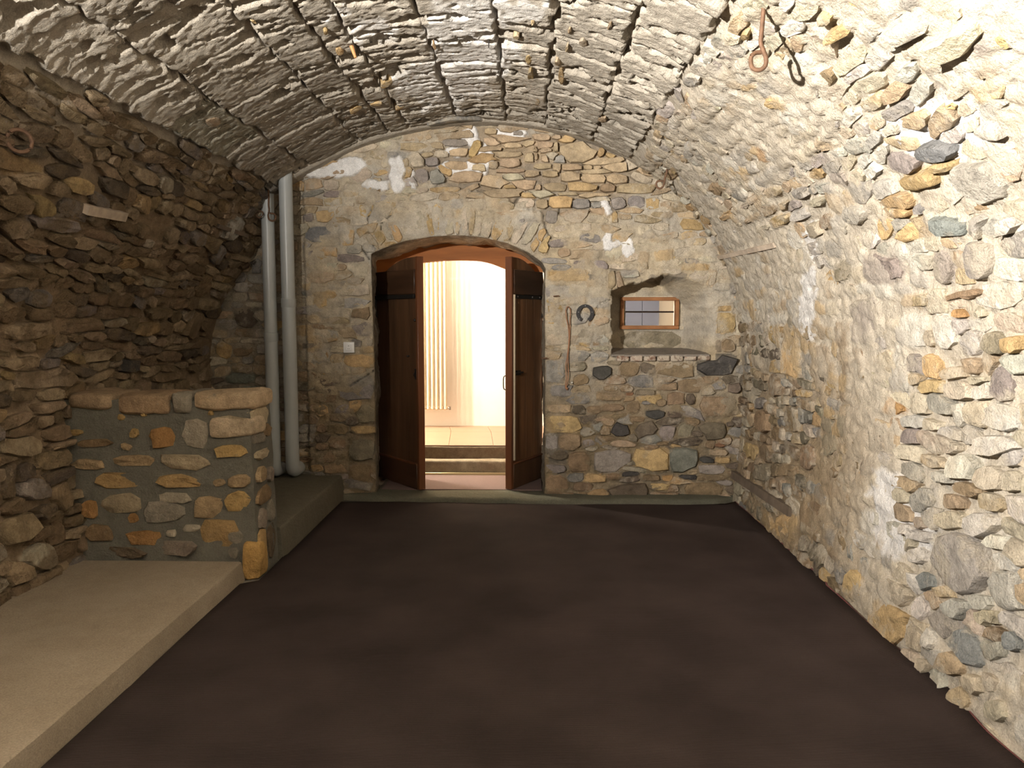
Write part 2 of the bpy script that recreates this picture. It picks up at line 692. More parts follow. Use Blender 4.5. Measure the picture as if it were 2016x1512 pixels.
def build_stones(surf, stones, parent, Hfun, mats, seed, cap=300, flip=False, name='stone', rnd=1.0, matf=None):
    R = random.Random(seed)
    cs = []
    for s in stones:
        p = surf.pos(np.array([s['c'][0]]), np.array([s['c'][1]]), np.array([0.0]))[0]
        a, b = proj(p[None])
        vis = (-30 < a[0] < 2046) and (-30 < b[0] < 1542) and p[1] > 0.3
        s['score'] = (s['area'] / max(p[1] ** 2, .1)) * (2.5 if s['man'] else 1) * (1 if vis else 0.001)
    order = sorted(stones, key=lambda s: -s['score'])
    rest = {}
    for i, s in enumerate(order):
        V, F = stone_geo(surf, s, Hfun, R, rnd=rnd)
        if flip:
            F = [tuple(reversed(f)) for f in F]
        jit = np.array([R.uniform(.85, 1.15)] * 3) + np.array([R.uniform(-.03, .03) for _ in range(3)])
        col = np.clip(np.array(s['col']) * jit, 0, 1)
        mt = matf(s, R) if matf else mats[0]
        if i < cap:
            org = V.mean(0)
            mesh_np(name, V, F, mt, parent, col=col, origin=org, sharp=math.radians(38))
        else:
            r = rest.setdefault(mt.name, [[], [], [], 0, mt])
            r[0].append(V)
            r[1] += [tuple(q + r[3] for q in f) for f in F]
            r[2].append(np.tile(col, (len(V), 1)))
            r[3] += len(V)
    for k, r in rest.items():
        o = mesh_np('small_stones', np.concatenate(r[0]), r[1], r[4], parent, col=np.concatenate(r[2]), sharp=math.radians(38))
        o['kind'] = 'stuff'


def grid_faces(nr, nc, flip=False):
    i = np.arange(nr - 1)[:, None] * nc + np.arange(nc - 1)[None]
    f = np.stack([i, i + 1, i + nc + 1, i + nc], -1).reshape(-1, 4)
    return f[:, ::-1] if flip else f


# ------------------------------------------------------------------ hand-placed stones (px, py, width, height, colour, tilt, relief)
FAR_TXT = """
1141 299 78 42 tan;1211 329 50 22 tan;1215 352 42 20 tan;1168 350 48 26 tan;1123 347 40 22 tan;1083 342 32 14 tan;1123 329 48 13 tan
1073 327 46 13 tan;1158 329 18 11 tan;1176 330 17 12 tan;1146 367 58 20 och;1093 368 46 18 tan;1197 370 30 18 brn;1253 372 78 21 tan
1058 370 17 20 tan;1118 382 40 8 tan;1170 385 60 10 tan;1103 398 50 23 och;1144 401 36 20 gry 0 .03;1177 405 28 18 gry;1218 401 30 27 mau
1253 398 34 26 gry;1284 401 27 24 och;1311 404 26 18 tan;1133 426 68 26 tan;1086 428 26 28 mau;1210 428 13 24 och;1230 425 32 15 tan
1302 423 42 13 tan;1144 447 40 17 bei;1106 450 30 16 bei;1223 467 50 22 och;1163 470 45 22 gry;1211 495 42 31 bei;1278 462 24 16 mau
1302 446 30 18 bei;1181 524 30 22 mau;1140 520 24 18 mau;1118 542 78 24 och;1178 545 36 12 drk;1101 575 56 26 ltg;1204 553 16 40 tan 5 .04
1219 553 14 36 tan -12 .04;1262 350 44 18 bei 15;1074 295 26 15 tan;1054 292 12 16 tan;1066 270 36 13 tan;1097 271 24 10 tan
1094 290 10 24 tan;1160 290 17 9 bei;1183 300 14 18 och 30;1203 308 22 12 och 20;1054 310 10 18 tan;1074 313 18 18 tan;1101 313 26 18 ltg
1073 481 22 40 och 25 .035;1065 466 16 34 och 20 .03;1267 516 18 42 tan;1400 552 20 42 tan 8 .03;1429 589 22 20 gry
1185 733 38 28 drk 0 .05;1208 713 30 12 olv;1240 729 42 32 brn;1328 729 74 30 brn;1412 719 78 46 drk 0 .07;1409 682 22 24 dbr 0 .03
1434 680 28 26 brn 0 .03;1423 635 50 40 och;1429 590 20 18 brn;1420 607 46 13 och;1444 762 25 22 dbr 0 .04;1362 759 60 28 brn;1313 760 42 20 brn
1416 758 28 20 gry;1269 774 43 14 olv;1239 776 18 10 red;1331 787 36 34 brn;1360 785 20 22 dbr;1411 800 72 40 brn;1302 793 20 14 brn
1272 791 20 10 gry;1290 816 38 18 drk 5 .03;1328 816 30 18 dbr;1221 845 38 28 drk 0 .05;1271 846 42 30 dbr -25 .03;1313 850 30 36 mau 10
1351 849 34 34 olv;1401 849 56 36 dbr 0 .03;1439 835 17 10 dbr;1226 873 56 16 tan;1304 873 28 8 brn;1331 876 27 10 och;1417 876 22 8 red
1159 873 25 16 mau;1180 869 22 13 mau 30;1206 907 74 46 mau 0 .03;1282 905 74 48 och 0 .03;1345 906 60 50 grn 0 .045;1392 905 30 12 drk 5 .03
1416 891 36 13 tan;1423 906 30 13 och;1398 924 62 19 mau;1242 933 38 13 drk;1170 942 43 16 och;1208 938 32 12 brn;1278 940 40 13 brn
1314 941 22 12 org;1353 940 37 14 drk 0 .03;1403 941 60 14 brn;1236 968 80 32 dbr -8 .05;1299 958 43 15 och;1385 963 74 27 brn;1140 910 42 40 brn
1168 807 30 17 brn;1205 803 46 15 brn;1246 802 26 25 brn;1185 826 52 9 tan;1217 820 36 12 brn -10;1253 825 34 14 brn;1201 779 56 20 brn
1093 730 38 48 gry;1095 630 38 30 och;1098 664 42 30 bei;1130 669 18 18 brn;1152 655 30 20 olv;1150 677 24 14 och;1174 677 16 12 brn
1110 835 74 34 och;1085 871 26 34 gry;1121 869 42 34 brn;1101 804 50 18 tan;1096 952 44 34 brn;1175 841 28 18 gry;1110 770 50 24 gry
628 462 54 31 blu;641 426 38 26 och;605 427 24 20 mau;683 464 30 42 och;606 497 24 20 mau;642 497 46 24 och;615 522 40 16 tan;644 524 42 20 bei
633 546 54 22 tan;628 568 32 17 bei;601 565 18 16 och;699 570 60 26 bei;705 531 42 30 bei;645 642 66 11 brn;607 681 30 10 dbr;711 615 38 30 brn
712 648 36 28 mau;635 668 60 16 och;632 713 40 9 blu;706 712 60 28 och;702 765 66 50 gry;718 815 46 38 olv;700 800 26 30 och;673 805 30 20 mau
668 822 36 16 brn;664 845 46 20 brn;716 846 50 16 och;664 872 34 22 brn;712 885 50 44 olv;640 900 40 24 brn;660 922 50 22 brn;712 932 50 36 brn
712 342 48 34 bei;692 371 28 20 bei;747 372 33 15 brn;774 341 38 36 mau 15;803 340 16 26 och 10;821 315 33 30 bei 0 .03;830 347 27 28 mau
862 348 32 30 gry 0 .025;780 310 35 22 gry;745 305 34 20 tan;765 286 36 18 bei;809 270 42 16 tan;842 268 18 18 tan;825 290 72 18 tan
884 259 60 13 tan;935 294 20 38 yel 25 .03;966 259 26 13 tan;969 278 34 18 tan;898 327 46 20 tan;916 347 68 24 tan;975 357 60 26 tan
1004 320 40 20 tan;971 323 20 18 tan;995 304 64 12 tan;1046 311 28 20 tan;1006 337 60 12 tan;1046 342 33 13 tan;1035 364 62 20 tan
1042 384 34 13 och;1035 400 34 20 bei;1067 401 22 20 tan;896 280 50 18 mau;850 318 28 18 mau;1020 262 22 12 mau;1040 282 30 14 tan;1010 285 40 14 tan
437 689 38 36 yel;472 690 44 28 brn;480 625 50 44 dbr;478 655 40 18 brn;500 525 26 40 gry;470 745 60 22 grn;445 770 50 24 dbr;490 770 40 20 grn
"""
RIGHT_TXT = """
1932 511 58 78 mau 0 .05;1861 523 46 76 mau -10 .03;1665 532 36 40 olv -15 .035;1742 527 82 60 mau 0 .03;1796 457 40 38 och;1874 445 70 38 blu 10 .06
1927 443 40 44 ltg 0 .04;1990 442 48 48 pal 0 .06;1810 592 56 26 tan;1900 580 100 24 brn -6 .03;1892 612 30 38 org 0 .03;1929 612 34 36 bei
1962 679 54 52 olv 0 .045;2002 680 36 50 och 0 .06;1914 673 48 58 pal 0 .02;1860 655 50 68 pal;1803 652 48 62 pal;1710 633 68 80 mau;1665 655 34 52 brn
1561 700 34 90 och;1590 734 17 33 gry 0 .02;1624 697 28 32 brn;1883 732 42 34 tan 0 .04;1927 750 44 32 bei;1972 757 42 76 mau;1888 770 62 38 bei
1759 800 42 32 org;1774 754 38 50 ltg;1696 734 28 26 brn;1732 870 30 34 dbr 10 .02;1698 860 27 32 brn;1634 877 30 42 olv;1667 840 30 44 olv
1711 825 32 34 brn;1960 875 96 40 pal 6 .05;1972 820 78 50 pal 0 .02;1451 534 34 24 och;1685 420 52 40 ltg 0 .05;1630 435 32 34 brn 0 .03
1767 416 58 30 och 0 .03;1818 410 34 20 gry;1936 357 100 76 ltg 8 .06;1962 247 62 50 ltg 0 .06;1894 69 122 62 bei -25 .09;1795 50 100 44 ltg -10 .07
1848 296 80 38 blu -8 .06;1817 355 74 32 och -18 .06;1768 395 64 30 och 0 .04;1868 324 54 22 och -14 .04;1780 318 72 36 mau 10 .03
1987 74 36 26 yel 0 .04;1872 207 32 18 yel;1412 370 36 24 brn 30 .02;1467 333 30 16 och 20;1509 298 20 28 org;1534 197 38 18 och 10 .04
1475 166 30 20 och 0 .03;1619 208 26 26 tan;1396 36 42 30 och -20 .05;1335 22 46 40 bei 0 .05;1471 67 22 24 och -20 .03;1657 57 46 30 och -20 .05
1627 30 38 24 och -20 .04;1570 85 18 32 tan;1277 155 32 16 brn 10 .03;1440 418 40 17 och -24 .03;1468 403 34 17 bei -24 .03;1496 388 30 16 tan -24 .03
1525 376 30 16 tan -20 .03;1452 440 34 16 bei -24 .03;1484 426 36 17 tan -24 .03;1516 414 32 16 brn -24 .03;1546 402 30 16 tan -24 .03
1535 435 38 17 och -24 .03;1506 448 30 15 bei -24 .03;1580 420 34 20 ltg -10 .03;1575 380 44 20 ltg -15 .03;1610 395 36 22 bei 0 .03
1884 1110 120 122 ltg 0 .04;1980 1165 70 108 ltg 0 .03;1942 1034 68 52 pal 0 .06;1873 1022 58 38 bei 0 .04;1950 944 46 54 bei 0 .04;1898 920 52 58 pal 10 .05
1994 948 42 42 bei 0 .03;1858 940 38 28 pal 0 .05;1912 966 76 30 brn 12;1816 985 48 62 ltg;1803 1048 58 34 pal 20 .05;1807 1095 32 32 pal 0 .03
1827 1142 44 42 blu 0 .03;1864 1163 40 38 tan 0 .04;1887 1201 46 46 ltg 0 .06;1948 1212 48 44 bei 0 .05;1817 1199 28 50 pal 15 .04
1906 1275 52 92 blu -35 .04;1751 1226 86 86 och 20 .03;1833 1262 24 54 pal -5 .05;1883 1303 50 54 tan 20 .06;1825 1312 27 44 bei 0 .05
1922 1351 44 46 bei 0 .06;1962 1342 28 48 bei 0 .05;1954 1283 52 46 ltg;1969 1400 50 44 bei 0 .05;1900 1374 46 50 tan 20 .05;1999 1261 34 48 blu 0 .04
1682 1150 36 62 och 10 .03;1715 914 28 50 dbr 10 .02;1679 1058 14 100 gry 0 .02;1550 1040 42 50 och;1550 925 44 26 brn;1600 1010 46 50 brn;1640 960 40 40 brn
1590 900 40 50 brn;1510 890 40 44 brn;1500 830 34 48 brn;1560 830 30 60 brn;1525 760 28 50 brn;1500 930 34 34 olv
"""
LEFT_TXT = """
201 560 34 42 dbr;254 722 44 30 drk 0 .03;90 745 124 40 tan -4 .04;40 715 78 32 tan -6 .04;69 962 60 50 mau 0 .05;12 943 24 86 dbr 0 .05
40 1040 70 60 tan -20 .05;80 1095 50 60 bei 25 .06;112 1050 40 50 brn;100 905 60 40 brn -20 .04;40 880 70 40 tan -10 .04;110 855 50 34 brn -20 .04
30 830 60 34 tan -20 .04;100 800 60 30 tan;95 775 40 30 tan;30 1130 50 50 tan 30 .05;120 980 40 60 brn;235 660 60 30 dbr;290 690 60 24 dbr;60 650 90 30 tan -8 .04
150 640 80 30 brn -5 .03;330 740 60 26 brn;330 700 50 24 brn;380 640 30 60 brn 20;400 560 24 50 brn 20;430 500 24 40 gry 25;460 450 50 26 ltg -50 .04
60 350 80 34 tan 10 .04;150 365 60 30 och 12 .04;30 400 60 28 brn 12 .04;110 440 90 28 mau 8 .03;200 460 70 24 brn 8 .03;60 480 70 30 brn 6 .04
"""
# ------------------------------------------------------------------ palettes


def pick(R, L):
    t = R.random() * sum(w for _, w in L)
    for k, w in L:
        t -= w
        if t <= 0:
            return C[k]
    return C[L[-1][0]]


def pal_far(R, u, v):
    if v > 2.25 and u > -0.9:
        return pick(R, [('tan', 7), ('och', 1.5), ('bei', 2), ('ltg', .3)])
    if v < 1.1:
        return pick(R, [('brn', 5), ('tan', 1.5), ('och', 2), ('dbr', 2), ('mau', 1), ('gry', 2), ('olv', 1)])
    return pick(R, [('tan', 4), ('bei', 5), ('och', 1.5), ('ltg', 1.5), ('mau', .5), ('gry', .6)])


def pal_right(R, u, v):
    return pick(R, [('bei', 6), ('pal', 4), ('ltg', 4), ('tan', 3), ('och', .8), ('mau', .6), ('brn', .5), ('gry', .6)])


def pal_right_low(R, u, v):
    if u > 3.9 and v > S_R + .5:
        return tuple(q * .8 for q in pick(R, [('brn', 4), ('och', 2), ('tan', 4), ('gry', 2), ('olv', 2), ('dbr', 1), ('bei', 2)]))  # brown stones, dimmed further to imitate the shade low on the wall
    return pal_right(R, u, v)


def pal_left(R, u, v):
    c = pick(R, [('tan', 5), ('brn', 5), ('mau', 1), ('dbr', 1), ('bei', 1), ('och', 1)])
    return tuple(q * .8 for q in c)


# arc-length marks
def s_at(side, z):
    k = np.arange(len(sg))
    top = PZs.argmax()
    if side == 'l':
        return float(np.interp(z, PZs[:top], sg[:top]))
    return float(np.interp(-z, -PZs[top:], sg[top:]))


S_L = s_at('l', 2.05)
S_R = s_at('r', 1.95)
S_BL = s_at('l', 2.50)      # the tufa blocks of the vault run from here ...
S_BR = s_at('r', 2.72)      # ... to here
Y0, Y1 = 1.75, 6.23

structure = lambda o: tag(o, kind='structure')
wall_left = structure(empty('wall_left'))
wall_right = structure(empty('wall_right'))
wall_far = structure(empty('wall_far'))
ceiling = structure(empty('ceiling'))

# ------------------------------------------------------------------ relief of the vaulted shell


def shell_relief(u, v):
    """height (towards room) and colour of the mortar between stones"""
    P = Shell.pos(u, v, 0 * v)
    px, py = proj(P.reshape(-1, 3))
    px = px.reshape(u.shape)
    py = py.reshape(u.shape)
    big = fbm(u * 2.1, v * 2.1, 3, 1)
    mid = fbm(u * 9, v * 9, 4, 5)
    fin = fbm(u * 34, v * 34, 3, 9)
    h = 0.014 * big + 0.009 * mid + 0.006 * fin + 0.004 * vn(u * 55, v * 55, 12) - 0.012 * sst(.35, .6, fbm(u * 15, v * 15, 3, 19))
    left = 1 - sst(S_L - .2, S_L + .4, v)
    right = sst(S_R - .6, S_R, v)
    h = h + left * (0.022 * fbm(u * 5, v * 11, 4, 14) - .012)
    h = h - 0.006
    # recessed joints here and there in the rubble, plastered elsewhere
    pl = sst(-.12, .22, fbm(u * 1.6, v * 1.6, 3, 40))
    pl = np.maximum(pl, blobs(px, py, [(1480, 560, 90, 170), (1560, 620, 110, 120), (1500, 230, 150, 120)], 30))
    h = h + np.where(v > S_BR, (pl - .30) * 0.022, 0)
    h = h + .010 * sst(S_BR - .1, S_BR + .1, v) * (1 - sst(S_R + .2, S_R + .8, v))
    # pits in the vault
    mid_zone = sst(S_BL - .1, S_BL, v) * (1 - sst(S_BR - .05, S_BR + .12, v))
    h = h - mid_zone * 0.045
    # the smooth mortar lip where the vault ends at the far wall
    lip = sst(6.04, 6.10, u)
    h = h * (1 - .8 * lip) + lip * (0.030 * (1 - sst(S_BR - .8, S_BR, v)) * sst(S_L + .05, S_L + .35, v) - .008)
    col = np.zeros(u.shape + (3,))
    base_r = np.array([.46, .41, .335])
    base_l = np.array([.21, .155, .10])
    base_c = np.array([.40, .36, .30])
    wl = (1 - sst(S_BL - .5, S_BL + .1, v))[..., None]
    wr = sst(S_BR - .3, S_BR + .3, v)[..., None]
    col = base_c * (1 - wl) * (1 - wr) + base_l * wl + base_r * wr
    # lower far part of the right wall: browner, its shade also put into the colour
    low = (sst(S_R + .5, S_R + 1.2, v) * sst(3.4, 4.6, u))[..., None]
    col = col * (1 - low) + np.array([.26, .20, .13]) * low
    wh = blobs(px, py, [(900, 60, 60, 70), (930, 120, 70, 40), (860, 170, 90, 40), (640, 20, 40, 24), (1600, 590, 16, 80),
                        (1760, 1010, 40, 90), (1790, 1040, 50, 60), (1600, 470, 14, 40), (1850, 250, 110, 70)], 26)[..., None]
    for G, m_ in ((G_R, sst(S_BR - .02, S_BR + .05, v)), (G_L, 1 - sst(S_BL - .05, S_BL, v))):
        gc, gw, gh = ghost(u, v, G)
        h = h + gh * m_ * (1 - lip)
        gw = (gw * m_)[..., None] * .75
        col = col * (1 - gw) + gc * gw
    col = col * (1 - wh) + np.array([.62, .60, .58]) * wh
    return h, col


du = 0.014
us = np.arange(Y0, Y1 + du, du)


def shell_piece(name, v0, v1, parent):
    vs = np.linspace(v0, v1, int((v1 - v0) / du) + 1)
    U, V = np.meshgrid(us, vs)
    h, c = shell_relief(U, V)
    P = Shell.pos(U, V, h).reshape(-1, 3)
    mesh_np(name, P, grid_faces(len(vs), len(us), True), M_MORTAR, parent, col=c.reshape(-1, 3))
    # behind and beside the camera, a coarser run of the same surface
    u2 = np.append(np.arange(-1.6, Y0, 0.05), Y0)
    v2 = vs[::3] if (len(vs) - 1) % 3 == 0 else np.append(vs[::3], vs[-1])
    U, V = np.meshgrid(u2, v2)
    h, c = shell_relief(U, V)
    P = Shell.pos(U, V, h).reshape(-1, 3)
    mesh_np(name, P, grid_faces(len(v2), len(u2), True), M_MORTAR, parent, col=c.reshape(-1, 3))


# end wall behind the camera
rw = structure(box('wall_rear', (-2.9, -1.75, -0.1), (2.0, -1.6, 3.3), M_MORTAR, col=(.42, .36, .28)))

# stones of the right wall and of the right haunch of the vault
man_r = parse(Shell, RIGHT_TXT)
allr, G_R = layout(Shell, 1.8, 6.16, S_BR + .05, SMAX - .05, man_r, (.10, .20), (.055, .11), lambda a, b: np.ones(a.shape, bool),
                 pal_right_low, 3)


# left wall
man_l = parse(Shell, LEFT_TXT)
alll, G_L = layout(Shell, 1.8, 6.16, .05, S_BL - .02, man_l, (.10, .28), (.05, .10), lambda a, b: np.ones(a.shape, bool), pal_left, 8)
shell_piece('mortar', 0, S_L, wall_left)
shell_piece('mortar', S_L, S_R, ceiling)
shell_piece('mortar', S_R, SMAX - .011, wall_right)


def H_right(s, R):
    sz = math.sqrt(s['area'])
    if not s['man'] and s['c'][1] < S_R + .5 and s['c'][0] > 1.8:
        return max(.002, R.uniform(.0, .012))
    d = fbm(np.array(s['c'][0] * 1.6), np.array(s['c'][1] * 1.6), 3, 40)
    return max(.003, R.uniform(.006, .018) + .03 * sz - .008 * float(sst(-.12, .22, d)))


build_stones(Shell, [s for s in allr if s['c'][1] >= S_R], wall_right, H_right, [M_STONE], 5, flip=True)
build_stones(Shell, [s for s in allr if s['c'][1] < S_R], ceiling, H_right, [M_STONE], 6, cap=110, flip=True)

def H_left(s, R):
    return R.uniform(.002, .034)


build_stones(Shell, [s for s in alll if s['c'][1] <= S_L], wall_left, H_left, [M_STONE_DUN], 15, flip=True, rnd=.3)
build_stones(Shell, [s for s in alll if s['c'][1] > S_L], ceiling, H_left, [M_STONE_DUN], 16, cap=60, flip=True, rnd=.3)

# ------------------------------------------------------------------ tufa blocks of the vault


def tufa(u, v):
    st = fbm(u * 30, v * 9, 4, 21)
    fine = fbm(u * 60, v * 40, 3, 22)
    wide = fbm(u * 3, v * 3, 3, 23)
    pit = fbm(u * 17, v * 7, 3, 24)
    patch = sst(-.15, .35, fbm(u * 1.4, v * 1.4, 2, 25))
    h = 0.006 * st * (.2 + patch) + 0.006 * fine + 0.011 * wide + 0.003 * vn(u * 75, v * 75, 29)
    h -= (0.035 + .03 * patch) * sst(.28, .42, pit)
    h -= 0.05 * sst(.33, .44, fbm(u * 8, v * 4.5, 4, 28))
    h -= 0.014 * patch * sst(.12, .4, fbm(u * 26, v * 8, 3, 26))
    return h


Rb = random.Random(77)
v = S_BL
nb = 0
while v < S_BR + .02:
    hgt = Rb.choice([.16, .24, .30, .38, .44])
    if v + hgt > S_BR - .1:
        hgt = max(S_BR - v + .02, .08)
    u = Y0 - Rb.random() * .3
    while u < 6.06:
        w = Rb.uniform(.28, .9)
        if u + w > 5.9:
            w = 6.07 - u
        if u + w > Y0 + .1 and hgt > .07 and w > .08:
            nu = max(6, int(w / .0125))
            nv_ = max(6, int(hgt / .0125))
            a = np.linspace(0, 1, nu)
            b = np.linspace(0, 1, nv_)
            A, B = np.meshgrid(a, b)
            g = .001
            U = u + g + A * (w - 2 * g)
            V = v + g + B * (hgt - 2 * g)
            wob = .022
            U = U + wob * vn(V * 18, np.full(V.shape, nb * 3.1), 4) * (2 * A - 1)
            V = V + wob * vn(U * 14, np.full(V.shape, nb * 5.7), 6) * (2 * B - 1)
            ed = np.minimum(np.minimum(A, 1 - A) * w, np.minimum(B, 1 - B) * hgt)
            ed = ed + .006 * fbm(U * 40, V * 40, 2, 60)
            off = Rb.uniform(-.008, .008)
            h = tufa(U, V) + off - max(.003, .013 + .028 * float(vn(np.array(nb * .77), np.array(.5), 3))) * (1 - sst(-.002, .014, ed)) ** 2
            h[0, :] = h[-1, :] = -.07
            h[:, 0] = h[:, -1] = -.07
            P = Shell.pos(U, V, h).reshape(-1, 3)
            px, py = proj(P)
            wh = blobs(px, py, [(905, 50, 70, 60), (935, 110, 90, 44), (870, 165, 110, 44), (660, 25, 26, 10), (1020, 20, 60, 26), (740, 60, 50, 20)], 40)[:, None]
            j = Rb.uniform(.88, 1.10)
            base = np.array([.41, .37, .31]) * j
            if u > 4 and Rb.random() < .15:
                base = np.array([.33, .31, .25])
            wst = fbm(P[:, 0] * 1.5 + 7, P[:, 1] * 1.5, 3, 71)[:, None]
            cc = base * (1 - .18 * wst)
            cc = cc * (1 - wh * .8) + np.array([.72, .70, .67]) * wh * .8
            org = P.mean(0)
            mesh_np('vault_block', P, grid_faces(nv_, nu, True), M_TUFA, ceiling, col=cc, origin=org)
            nb += 1
        u += w
    v += hgt

# small ochre stones wedged in the joints of the vault
wedge = parse(Shell, """
1105 150 12 34 och 0 .03;1100 125 14 26 tan 0 .03;1045 150 12 40 och 5 .03;1040 115 14 20 och 0 .03;1058 200 14 14 tan;1120 60 14 16 tan
1115 95 12 16 tan;1048 38 14 12 och;1150 85 14 20 tan;1200 50 12 18 brn;640 62 14 12 och;668 100 20 14 och 0 .03;500 40 10 10 och
1015 72 16 10 tan;855 90 10 10 och;760 165 30 12 och -20;740 205 30 8 och -15;790 212 30 8 och -12;420 240 34 16 brn -15 .02;1185 235 18 12 tan;700 215 30 9 och -18
905 240 130 22 gry 2 .03""")
for s in wedge:
    th = np.array([2 * PI * i / 10 for i in range(10)])
    s['P'] = s['M'] @ np.stack([np.cos(th), np.sin(th)])
    s['r'] = np.array([Rb.uniform(.8, 1.0) for _ in range(10)])
    s['area'] = .002
    s['H'] = (s['H'] or .02) * .5
build_stones(Shell, wedge, ceiling, None, [M_STONE], 4, flip=True)

# ------------------------------------------------------------------ far wall
PLAST = [(905, 330, 44, 14), (925, 270, 16, 22), (955, 312, 14, 34), (1000, 262, 34, 10), (780, 345, 16, 40), (740, 362, 26, 10),
         (812, 350, 7, 20), (640, 338, 60, 16), (690, 325, 30, 14), (1192, 405, 12, 18), (1193, 478, 10, 22), (1236, 486, 14, 18),
         (1205, 480, 22, 7), (1015, 270, 12, 10), (895, 295, 20, 10)]
CAKED = [(880, 425, 200, 46), (620, 600, 60, 160), (700, 420, 60, 60), (1320, 500, 90, 60), (1140, 600, 70, 90), (1330, 560, 60, 24),
         (660, 760, 60, 60), (1260, 520, 60, 20), (1370, 620, 40, 60)]
DRY = [(1080, 340, 220, 90), (960, 300, 90, 60), (860, 330, 60, 30)]


CRACKS = [[(735, 405), (724, 430), (722, 450), (730, 470), (736, 484)], [(776, 405), (768, 425), (752, 437), (750, 452)], [(1010, 400), (1022, 385), (1038, 372)],
          [(1070, 425), (1074, 450), (1085, 470)], [(922, 440), (927, 462)], [(968, 438), (964, 466)], [(712, 490), (726, 510)], [(1205, 740), (1222, 742)],
          [(1070, 498), (1085, 480)], [(1160, 640), (1178, 600), (1200, 590)], [(690, 760), (735, 730)], [(640, 850), (690, 852)], [(1195, 690), (1160, 700)],
          [(900, 440), (902, 462)], [(880, 452), (884, 468)], [(945, 446), (944, 464)], [(1000, 450), (1006, 480)], [(1100, 420), (1106, 380), (1098, 360)]]


def far_relief(u, v):
    P = np.stack([u, np.full(u.shape, FARY), v], -1).reshape(-1, 3)
    px, py = proj(P)
    px = px.reshape(u.shape)
    py = py.reshape(u.shape)
    h = 0.010 * fbm(u * 2.3, v * 2.3, 3, 2) + 0.013 * fbm(u * 11, v * 15, 4, 6) + 0.006 * fbm(u * 42, v * 42, 3, 8)
    caked = blobs(px, py, CAKED, 30)
    dry = blobs(px, py, DRY, 30) * (1 - caked)
    wp = blobs(px, py, PLAST, 12)
    h = h + .010 * caked - .030 * dry + .026 * wp * (1 - .4 * caked)
    crack = np.zeros(np.shape(px))
    for L_ in CRACKS:
        bx_, by_ = nearest_on(np.array(L_, float), px + 3 * fbm(px / 9, py / 9, 2, 7), py + 3 * fbm(px / 9, py / 9, 2, 8))
        crack = np.maximum(crack, 1 - sst(.6, 2.4, np.hypot(bx_ - px, by_ - py)))
    h = h - .004 - .024 * crack
    base = np.array([.43, .375, .29])
    low = sst(640, 860, py)[..., None]  # shade of the lower wall painted into the mortar colour
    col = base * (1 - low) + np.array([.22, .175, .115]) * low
    drk = blobs(px, py, [(1310, 545, 40, 10), (1245, 545, 20, 14), (1225, 540, 26, 16), (1100, 900, 24, 60)], 16)[..., None]
    col = col * (1 - .55 * drk) + np.array([.16, .15, .14]) * .55 * drk
    dc = dry[..., None]
    col = col * (1 - .6 * dc) + np.array([.20, .15, .10]) * .6 * dc
    gh = fbm(u * 9 + 3, v * 15, 4, 131)[..., None]
    g2 = fbm(u * 4 + 3, v * 5, 3, 141)[..., None]
    col = col * (1 + .30 * gh) * (1 + g2 * np.array([.02, -.04, -.16]) * 1.5)
    gc, gw, gg = ghost(u, v, G_F)
    h = h + gg * (1 - wp)
    gw = gw[..., None] * .7
    col = col * (1 - gw) + gc * gw
    wpc = wp[..., None]
    col = col * (1 - wpc) + np.array([.74, .73, .72]) * wpc
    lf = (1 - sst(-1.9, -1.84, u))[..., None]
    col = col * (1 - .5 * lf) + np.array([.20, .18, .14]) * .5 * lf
    col = col * (1 - .75 * crack[..., None])
    return h, col


man_f = parse(Flat, FAR_TXT)
# voussoirs of the arch over the door
Rv = random.Random(9)
A0 = ARCH[2:11]
arc = np.array([(v_.x, v_.z) for v_ in smooth_path([(a[0], 0, a[1]) for a in A0], 6)])
al = np.concatenate([[0], np.cumsum(np.hypot(*np.diff(arc, axis=0).T))])
t = 0.03
while t < al[-1] - .12:
    w = Rv.uniform(.045, .085)
    L = Rv.uniform(.16, .26)
    x = np.interp(t + w / 2, al, arc[:, 0])
    z = np.interp(t + w / 2, al, arc[:, 1])
    x2 = np.interp(t + w, al, arc[:, 0])
    z2 = np.interp(t + w, al, arc[:, 1])
    x1 = np.interp(t, al, arc[:, 0])
    z1 = np.interp(t, al, arc[:, 1])
    d = np.array([x2 - x1, z2 - z1])
    d /= np.hypot(*d)
    n = np.array([-d[1], d[0]])
    if n[1] < 0:
        n = -n
    n = n + np.array([.25 * (x + .57), 0])
    n /= np.hypot(*n)
    man_f.append(dict(c=np.array([x, z]) + n * (L / 2), M=np.array([d * w / 2, n * L / 2]).T, col=C[Rv.choice(['bei', 'tan', 'bei', 'och', 'bei'])], man=True,
                      H=Rv.uniform(.012, .026)))
    t += w


def keep_far(a, b):
    k = ~inside(ARCH, a, b)
    k &= ~((a > .645) & (a < 1.50) & (b > 1.15) & (b < np.interp(a, [.66, .80, .95, 1.08, 1.25, 1.45, 1.55], [1.70, 1.76, 1.805, 1.835, 1.81, 1.73, 1.66])))
    zt = np.interp(a, PXs[::5][np.argsort(PXs[::5])], PZs[::5][np.argsort(PXs[::5])])
    return k


allf, G_F = layout(Flat, -2.75, 1.78, .02, 3.06, man_f, (.09, .24), (.045, .095), keep_far, pal_far, 12, jog=.12, p=4.5)

